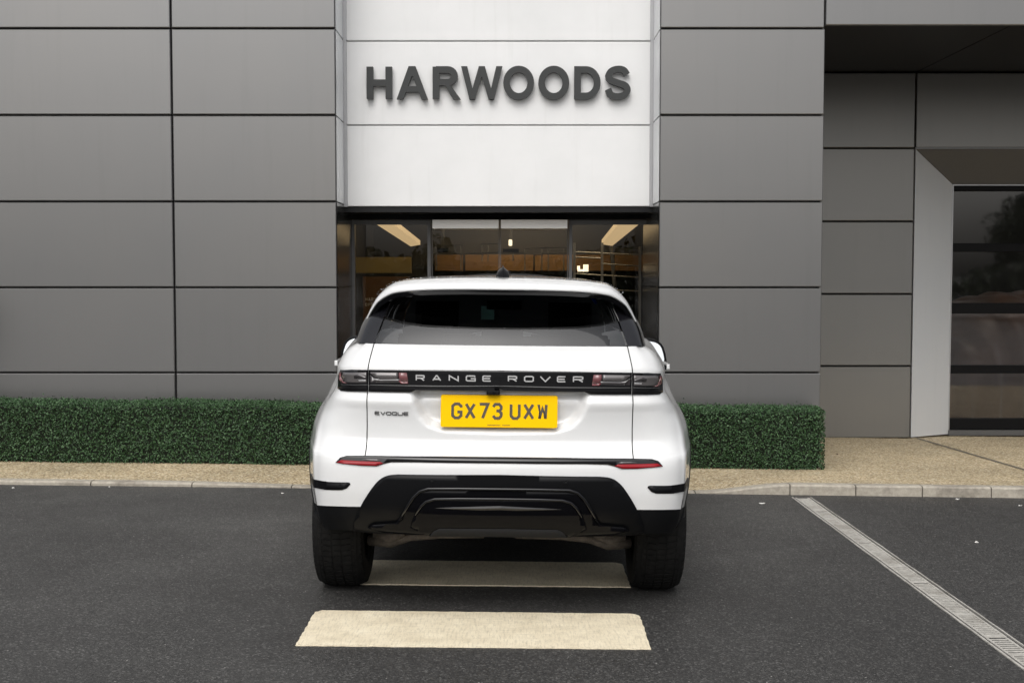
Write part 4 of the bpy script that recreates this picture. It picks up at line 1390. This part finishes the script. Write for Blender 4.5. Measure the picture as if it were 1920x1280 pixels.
# dark underside of the spoiler
under = []
for t, y0, bow, dz_ in ((0, .212, .25, -.004), (.15, .34, .18, .004), (.4, .48, .1, .012)):
    under.append([(x * .985, y0 + bow * bowed(x), z + dz_ + t * .03) for x, z in lip])
ur_ = [[mir(p) for p in u[::-1]] + u[1:] for u in under]
m3 = MB(); m3.grid(refine(ur_, 3, 4)); m3.build('spoiler_underside', 'satin', roof, smooth=True)
# black lip under the white edge
lp = [(x * .992, .198 + .25 * bowed(x), z - .007) for x, z in lip]
lp2 = [(p[0] * .99, p[1] + .012, p[2] - .018) for p in lp]
lp3 = [(p[0] * .98, p[1] + .06, p[2] + .004) for p in lp2]
lr = [[mir(p) for p in u[::-1]] + u[1:] for u in (lp, lp2, lp3)]
m3 = MB(); m3.grid([[np.array(p) for p in catmull(r, 5)] for r in lr]); m3.build('spoiler_lip', 'carblack', roof, smooth=False)
# antenna fin
fin = []
for y, w, h in ((.50, .003, .004), (.515, .020, .020), (.56, .026, .036), (.60, .024, .042), (.63, .016, .060)):
    fin.append((y, w, h))
zf = 1.580
fx = (rp(941, 600)[0])
rows = []
prof = [(-1.0, 0), (-.95, .3), (-.75, .55), (-.35, .72), (-.12, .80), (0, 1.0), (.12, .80), (.35, .72), (.75, .55), (.95, .3), (1.0, 0)]
for y, hh, ww in ((.475, .01, .6), (.50, .5, .9), (.54, .85, 1.0), (.58, 1.0, 1.0), (.64, .8, .92), (.72, .35, .6), (.76, .05, .3)):
    rows.append([(fx + .033 * ww * p, y, zf - .010 + .066 * hh * q) for p, q in prof])
m3 = MB(); m3.grid(rows); m3.poly(rows[0]); m3.build('antenna_fin', 'satin', roof, smooth=True)
# rain drops standing on the roof
m3 = MB()
for _ in range(360):
    r_ = RF[random.randint(14, 34)]
    c = random.randint(16, len(r_) - 18)
    p = np.array(r_[c]) * (1 - .5) + np.array(r_[c + 1]) * .5 + np.array([random.uniform(-.02, .02), random.uniform(-.02, .02), 0])
    s = random.uniform(.0010, .0024)
    i = len(m3.v)
    for k in range(6):
        an = k * math.pi / 3
        m3.v.append((p[0] + s * math.cos(an), p[1] + s * math.sin(an), p[2] - .0006))
    m3.v.append((p[0], p[1], p[2] + s * .75))
    for k in range(6): m3.f.append((i + k, i + (k + 1) % 6, i + 6))
dr = m3.build('water_droplets', 'drop', roof, smooth=True); dr['kind'] = 'stuff'

# ---- cabin glass: horizontal slices, split at the pillars
BELT = [(0, .178), (.32, .188), (.585, .225), (.680, .335), (.700, .80), (.725, 1.55), (.735, 2.4), (.68, 2.95), (.40, 3.18), (0, 3.26)]
TOPS = [(0, .42), (.27, .43), (.520, .47), (.614, .52), (.606, .95), (.612, 1.5), (.612, 2.05), (.58, 2.42), (.33, 2.56), (0, 2.61)]
ZT = [1.505, 1.503, 1.485, 1.438, 1.452, 1.455, 1.45, 1.435, 1.48, 1.50]
ZB_ = [1.262] * 4 + [1.255, 1.245, 1.235, 1.20, 1.10, 1.10]
NV = 10
cab = []
for k in range(NV + 1):
    t = k / NV
    line = []
    for b_, tp, zt_, zb_ in zip(BELT, TOPS, ZT, ZB_):
        bul = .025 * math.sin(math.pi * t)
        cx2, cy2 = b_[0] + (tp[0] - b_[0]) * t, b_[1] + (tp[1] - b_[1]) * t
        nx = 1 if b_[0] > .65 else 0
        line.append((cx2 + bul * nx * .6, cy2 - (bul * .8 if b_[1] < .3 else 0), zb_ + (zt_ - zb_) * t))
    cab.append(line)
def cabin_part(name, mat, s0, s1, sides, gap=.0):
    for s in sides:
        rows = []
        for line in cab:
            pts = catmull(line, 6)[s0 * 6:s1 * 6 + 1]
            pts = [np.array(p) for p in pts]
            if gap:
                if s0 > 0: pts[0] = pts[0] + (pts[1] - pts[0]) / np.linalg.norm(pts[1] - pts[0]) * gap
                pts[-1] = pts[-1] - (pts[-1] - pts[-2]) / np.linalg.norm(pts[-1] - pts[-2]) * gap
            if s == 0: pts = [np.array(mir(p)) for p in pts[::-1]] + pts[1:]
            elif s < 0: pts = [np.array(mir(p)) for p in pts]
            rows.append(pts)
        m3 = MB(); m3.grid(rows); m3.build(name, mat, car, smooth=True)
cabin_part('rear_window', 'carglass', 0, 2, (0,), .004)
cabin_part('rear_quarter_panel', 'quarter', 2, 4, (1, -1), .004)
cabin_part('side_window', 'carglass_side', 4, 7, (1, -1), .01)
m3 = MB()
for s in (0,):
    rows = []
    for line in cab:
        pts = catmull(line, 6)[7 * 6:]
        rows.append([np.array(p) for p in pts] + [np.array(mir(p)) for p in pts[::-1][1:]])
    m3.grid(rows); m3.build('windscreen', 'screen', car, smooth=True)
# bonnet and belt shelf
m3 = MB()
topr = HULL[-1]
ring = [p for p in topr] + [mir(p) for p in topr[::-1][1:-1]]
inner = [(p[0] * .93, p[1] + (.03 if p[1] < 1.6 else -.03), p[2] + .002) for p in ring]
m3.grid([ring, inner], close=True)
m3.build('belt_trim', 'carblack', car)
m3 = MB(); m3.poly([(p[0] * .99, p[1], 1.03) for p in HULL[ridx(1.0)] if p[1] > 2.9] + [mir((p[0] * .99, p[1], 1.03)) for p in HULL[ridx(1.0)][::-1] if p[1] > 2.9][1:])
m3.build('bonnet', 'car', car)
# interior
m3 = MB(); m3.box(-.66, .66, .24, 1.0, 1.19, 1.21); m3.build('parcel_shelf', 'interior', car)
m3 = MB(); m3.box(-.60, .60, .34, 3.2, .50, .55); m3.box(-.74, -.70, 1.0, 3.0, .5, 1.06); m3.box(.70, .74, 1.0, 3.0, .5, 1.06); m3.box(-.7, .7, 2.75, 3.1, .6, 1.16); m3.build('cabin_lining', 'interior', car)
for x in (-.40, .40):
    m3 = MB(); m3.box(x - .23, x + .23, 1.95, 2.12, .6, 1.22, .05); so = m3.build('front_seat', 'interior', car)
    m3 = MB(); m3.box(x - .13, x + .13, 1.97, 2.08, 1.24, 1.42, .04); m3.build('headrest', 'interior', so)
for x in (-.42, 0, .42):
    m3 = MB(); m3.box(x - .21, x + .21, 1.05, 1.22, .6, 1.17, .05); so = m3.build('rear_seat', 'interior', car)
    m3 = MB(); m3.box(x - .11, x + .11, 1.07, 1.16, 1.18, 1.30, .03); m3.build('headrest', 'interior', so)
m3 = MB(); m3.box(-.11, .11, 2.42, 2.45, 1.36, 1.42, .01); m3.build('rear_view_mirror', 'plastic', car)
def on_screen(px, py, y):
    d = CARI.to_3x3() @ ray(px, py); o = CARI @ Vector((0, 0, CAM_Z))
    return o + d * ((y - o.y) / d.y)
for nm, mt, (a, b, c, d_) in (('windscreen_paper', 'paper', (902, 574, 927, 599)), ('windscreen_sticker', 'sticker', (1094, 588, 1108, 612))):
    p0 = on_screen(a, d_, 2.62); p1 = on_screen(c, b, 2.62)
    m3 = MB(); m3.box(p0.x, p1.x, 2.62, 2.623, p0.z, p1.z); m3.build(nm, mt, car)

# ---- door mirrors, handles
for s in (1, -1):
    c = Vector((s * .950, 2.62, 1.095))
    rows = []
    for k, (y, sc) in enumerate(((-.085, .86), (-.07, .98), (-.02, 1.0), (.05, .85), (.10, .5), (.12, .1))):
        row = []
        for j in range(20):
            an = 2 * math.pi * j / 20
            ca, sa = math.cos(an), math.sin(an)
            x = .098 * sc * (abs(ca) ** .6) * (1 if ca > 0 else -1); z = .088 * sc * (abs(sa) ** .6) * (1 if sa > 0 else -1)
            x *= (1 + .18 * (z / .075) * .0)
            row.append((c.x + x - s * z * .25, c.y + y, c.z + z - s * x * .12))
        rows.append(row)
    m3 = MB(); m3.grid(rows, close=True); mo = m3.build('door_mirror', 'plastic', car, smooth=True)
    m3 = MB()
    m3.poly([(c.x + (p[0] - c.x) * .93, c.y - .088 + (p[2] - c.z) * .14, c.z + (p[2] - c.z) * .93) for p in rows[0]]); m3.build('mirror_glass', 'mirror', mo)
    m3 = MB(); m3.tube([(s * .78, 2.66, 1.10), (s * .86, 2.64, 1.10)], [.03, .022], 8); m3.build('mirror_arm', 'plastic', mo)
    z_h = .985 if s > 0 else .985
    hx = .878
    m3 = MB(); m3.box(min(s * (hx - .05), s * (hx + .028)), max(s * (hx - .05), s * (hx + .028)), 1.32, 1.40, 1.074, 1.096); stub = m3.build('handle_stub', 'plastic', car)
    m3 = MB(); m3.box(min(s * (hx + .026), s * (hx + .043)), max(s * (hx + .026), s * (hx + .043)), 1.31, 1.55, 1.076, 1.104, .004); m3.build('door_handle', 'car', car)
    stub.parent = [o for o in car.children if o.name.startswith('door_handle')][-1]

# ---- wheel arches and wheels
def surfx(y, z):
    h = HB.ray_cast(Vector((3, y, z)), Vector((-1, 0, 0)))
    return h[0].x if h[0] is not None else .92
for s in (1, -1):
    for ay in (AX_R, AX_F):
        rows = []
        for k in range(31):
            an = R(-8 + (184 if ay == AX_R else 196) * k / 30)
            ca, sa = math.cos(an), math.sin(an)
            rr2 = []
            for rad, xo in ((.405, -.09), (.408, -.001), (.418, .0025), (.440, .0025), (.452, .001), (.455, -.03)):
                y = ay + rad * ca; z = AXZ + rad * sa
                zq = max(z, .44 if y < AX_R else .31)
                rr2.append((s * (surfx(y, max(zq, .48)) + xo), y, zq))
            rows.append(rr2)
        m3 = MB(); m3.grid(rows); m3.build('wheel_arch_trim', 'satin', car, smooth=True)
        rows = []
        for k in range(21):
            an = R(-5 + 190 * k / 20)
            yl_, zl_ = ay + .415 * math.cos(an), AXZ + .415 * math.sin(an)
            if yl_ < AX_R: zl_ = max(zl_, .46)
            rows.append([(s * .58, yl_, zl_ + .004), (s * (surfx(yl_, max(zl_, .5)) - .03), yl_, zl_)])
        m3 = MB(); m3.grid(rows); m3.poly([r[0] for r in rows]); m3.build('arch_liner', 'under', car)
RT = .368
def wheel(ay, s):
    w = empty('wheel', (s * .788, ay, RT), car)
    prof_ = [(.228, -.108), (.25, -.120), (.30, -.1255), (.335, -.122), (.352, -.112), (.3655, -.092), (.368, -.05), (.3683, 0), (.368, .05), (.3655, .092), (.352, .112), (.335, .122), (.30, .1255), (.25, .120), (.228, .108)]
    N_ = 72
    m3 = MB(); rows = []
    for k in range(N_):
        an = 2 * math.pi * k / N_
        rows.append([(x, r * math.cos(an), r * math.sin(an)) for r, x in prof_])
    rows.append(rows[0])
    m3.grid(rows)
    # tread blocks
    for k in range(N_):
        an0 = 2 * math.pi * (k + .12) / N_; an1 = 2 * math.pi * (k + .80) / N_
        for (xa, xb, ra, rb, sh) in ((-.116, -.074, .352, .371, .0), (-.066, -.026, .3722, .3728, .25), (-.018, .018, .3730, .3730, 0), (.026, .066, .3728, .3722, -.25), (.074, .116, .371, .352, .0)):
            P = []
            for dr_ in (0, -.010):
                for (x, r, a) in ((xa, ra, an0), (xb, rb, an0 + sh / N_ * 6.28), (xb, rb, an1 + sh / N_ * 6.28), (xa, ra, an1)):
                    P.append((x, (r + dr_) * math.cos(a), (r + dr_) * math.sin(a)))
            m3.poly(P[:4])
            for q in range(4):
                j = (q + 1) % 4; m3.poly([P[q], P[4 + q], P[4 + j], P[j]])
    ty = m3.build('tyre', 'tyre', w)
    m3 = MB(); rows = []
    for k in range(48):
        an = 2 * math.pi * k / 48
        rows.append([(x, r * math.cos(an), r * math.sin(an)) for r, x in ((.236, -.112), (.225, -.10), (.215, -.02), (.222, .09), (.236, .112))])
    rows.append(rows[0]); m3.grid(rows)
    for k in range(5):
        an = 2 * math.pi * k / 5
        for off_ in (-.10, .10):
            m3.tube([(s * .085, .03 * math.cos(an), .03 * math.sin(an)), (s * .10, .222 * math.cos(an + off_), .222 * math.sin(an + off_))], [.022, .014], 6)
    m3.tube([(s * .06, 0, 0), (s * .105, 0, 0)], .05, 20)
    m3.build('rim', 'rim', w)
    m3 = MB(); m3.tube([(-s * .01, 0, 0), (s * .02, 0, 0)], .165, 32); m3.tube([(-s * .07, 0, 0), (-s * .01, 0, 0)], .085, 20); m3.build('brake_disc', 'brake', w)
    return w
for ay in (AX_R, AX_F):
    for s in (1, -1): wheel(ay, s)
# underbody and rear suspension
m3 = MB(); m3.box(-.60, .60, .42, 4.1, .36, .50); m3.box(-.86, .86, 1.25, 3.0, .30, .42); m3.box(-.70, .70, .30, .42, .45, .52); m3.build('underbody', 'under', car)
m3 = MB(); m3.box(-.55, .30, 1.0, 2.4, .22, .36); m3.build('fuel_tank', 'under', car)
for s in (1, -1):
    m3 = MB()
    m3.tube([(s * .08, .70, .272), (s * .30, .70, .270), (s * .45, .69, .262), (s * .55, .70, .238), (s * .66, .74, .235)], [.014, .016, .020, .034, .03], 8)
    m3.tube([(s * .48, .66, .29), (s * .55, .68, .26), (s * .63, .70, .28)], [.02, .03, .025], 8)
    m3.build('suspension_arm', 'arm', car, smooth=True)
m3 = MB(); m3.box(-.44, .44, .74, .78, .262, .30); m3.box(-.02, .26, .60, .66, .286, .300); m3.build('rear_crossmember', 'arm', car)
m3 = MB(); m3.tube([(-.42, .48, .43), (-.1, .47, .43), (.25, .47, .43), (.42, .48, .43)], [.05, .085, .085, .05], 12); m3.build('exhaust_silencer', 'brake', car, smooth=True)

# ================================================================== SMALL THINGS ON THE GROUND
def flake(name, px, py, size, mat, label, cat, on_pave=False, grp=None):
    z0 = 0.0
    d = ray(px, py)
    for _ in range(6):
        t = (z0 - CAM_Z) / d.z; p = Vector((0, 0, CAM_Z)) + d * t
        z0 = pave_z(p.x, p.y) if on_pave else road_z(p.x)
    m3 = MB()
    size *= .55
    n = 7; ph = random.random() * 6
    ring_ = [(size * (1 + .3 * math.sin(3 * k + ph)) * math.cos(2 * math.pi * k / n), size * .6 * (1 + .3 * math.cos(2 * k + ph)) * math.sin(2 * math.pi * k / n), .004 + .004 * math.sin(k * 1.9 + ph)) for k in range(n)]
    m3.poly(ring_); i = len(m3.v)
    low = [(p_[0] * .8, p_[1] * .8, 0) for p_ in ring_]
    for k in range(n): m3.poly([low[k], low[(k + 1) % n], ring_[(k + 1) % n], ring_[k]])
    o = m3.build(name, mat)
    o.location = (p.x, p.y, z0 + .001)
    tag(o, label, cat, grp)
flake('paper_scrap', 1428, 944, .038, 'litter', 'scrap of white paper on the tarmac right of the car', 'litter')
flake('fallen_leaf', 1570, 852, .022, 'dead_leaf', 'dead brown leaf on the sandy pavement right of the short hedge', 'leaf', True)
for px, py, s, lab in ((25, 915, .020, 'white pebble by the left kerb at the picture edge'), (205, 913, .012, 'tiny pale stone under the left kerb'), (1795, 936, .022, 'pale stone chip against the right kerb'), (1913, 948, .022, 'pale stone chip on the tarmac at the right edge'),
                       (1832, 1017, .026, 'thin pale chip alone on the tarmac right of the drain'), (530, 925, .016, 'pale chip on the tarmac just left of the car')):
    flake('stone_chip', px, py, s, 'litter', lab, 'stone', grp='pale chips scattered on the tarmac')

# ================================================================== ACROSS THE FORECOURT (behind the viewer, seen only in reflections)
def foliage_cloud(name, blobs, mat, leaf, n_per, seed, parent=None):
    r = np.random.default_rng(seed)
    Cs, Ns = [], []
    for (bx, by, bz, rx, ry, rz) in blobs:
        n = int(n_per * rx * rz)
        d = r.normal(0, 1, (n, 3)); d /= np.linalg.norm(d, axis=1)[:, None]
        rad = r.random(n) ** .33
        lump = 1 + .22 * np.sin(d[:, 0] * 5 + bx) * np.cos(d[:, 2] * 6 + by)
        Cs.append(np.array([bx, by, bz]) + d * (rad * lump)[:, None] * np.array([rx, ry, rz])); Ns.append(d)
    C = np.concatenate(Cs); n = len(C)
    C[:, 2] = np.maximum(C[:, 2], .02)
    Nn = np.concatenate(Ns) + r.normal(0, .8, (n, 3)); Nn /= np.linalg.norm(Nn, axis=1)[:, None]
    T = r.normal(0, 1, (n, 3)); T -= Nn * (T * Nn).sum(1)[:, None]; T /= np.linalg.norm(T, axis=1)[:, None]
    B = np.cross(Nn, T)
    s = r.uniform(.6, 1.3, n)[:, None] * leaf
    v = np.stack([C - T * s, C + B * s * .6, C + T * s, C - B * s * .6], 1).reshape(-1, 3)
    me = bpy.data.meshes.new(name)
    me.vertices.add(n * 4); me.vertices.foreach_set('co', v.astype(np.float32).ravel())
    me.loops.add(n * 4); me.loops.foreach_set('vertex_index', np.arange(n * 4, dtype=np.int32))
    me.polygons.add(n); me.polygons.foreach_set('loop_start', np.arange(0, n * 4, 4, dtype=np.int32))
    me.update(); me.validate()
    return put(name, me, mat, parent)
bl = []
rr3 = random.Random(4)
for k in range(34):
    x = -42 + k * 2.6 + rr3.uniform(-.6, .6)
    bl.append((x, -22 + rr3.uniform(-1.5, 1.5), 1.0 + rr3.uniform(-.3, .3), 2.0, 1.4, (1.6 if x < 12 else 1.1) + rr3.uniform(-.4, .6)))
tl = foliage_cloud('tree_belt', bl, 'tree_leaf', .16, 420, 11)
tag(tl, 'dark belt of shrubs and trees across the forecourt, seen in reflections', kind='stuff')
tree = empty('reflected_tree', (19.2, -19.5, -.2))
tag(tree, 'round headed tree mirrored in the top pane of the bay window', 'tree')
crown_blobs = [(0, 0, 3.6, 1.7, 1.5, 1.3), (1.2, .3, 3.2, 1.4, 1.2, 1.1), (-.9, .2, 2.9, 1.2, 1.1, 1.0), (.5, -.3, 4.2, 1.1, 1.0, .9)]
foliage_cloud('crown', crown_blobs, 'tree_leaf', .12, 900, 12, tree)
m3 = MB(); m3.tube([(0, 0, 0), (.05, 0, 1.2), (0, .05, 2.2), (.2, 0, 3.4)], [.2, .16, .12, .05], 8); m3.tube([(.0, .05, 2.0), (.7, .2, 2.8), (1.1, .3, 3.3)], [.09, .06, .03], 6); m3.build('trunk', 'bark', tree)

top = empty('added_topiary', (-4.95, 9.95, pave_z(-4.95, 9.95)))  # invented shrub, added out of view to darken the far left panel reflection
tag(top, 'made-up dark ball shrub in a square planter, added for a dark reflection in the far left panels', 'plant')
foliage_cloud('foliage', [(0, 0, 1.12, .34, .34, .34)], 'leaf', .018, 90000, 21, top)['kind'] = 'stuff'
m3 = MB(); m3.tube([(0, 0, .4), (.01, 0, .95)], [.03, .025], 8); m3.build('stem', 'bark', top)
m3 = MB(); m3.box(-.20, .20, -.20, .20, 0, .45, .01); m3.build('planter', 'frame_black', top)
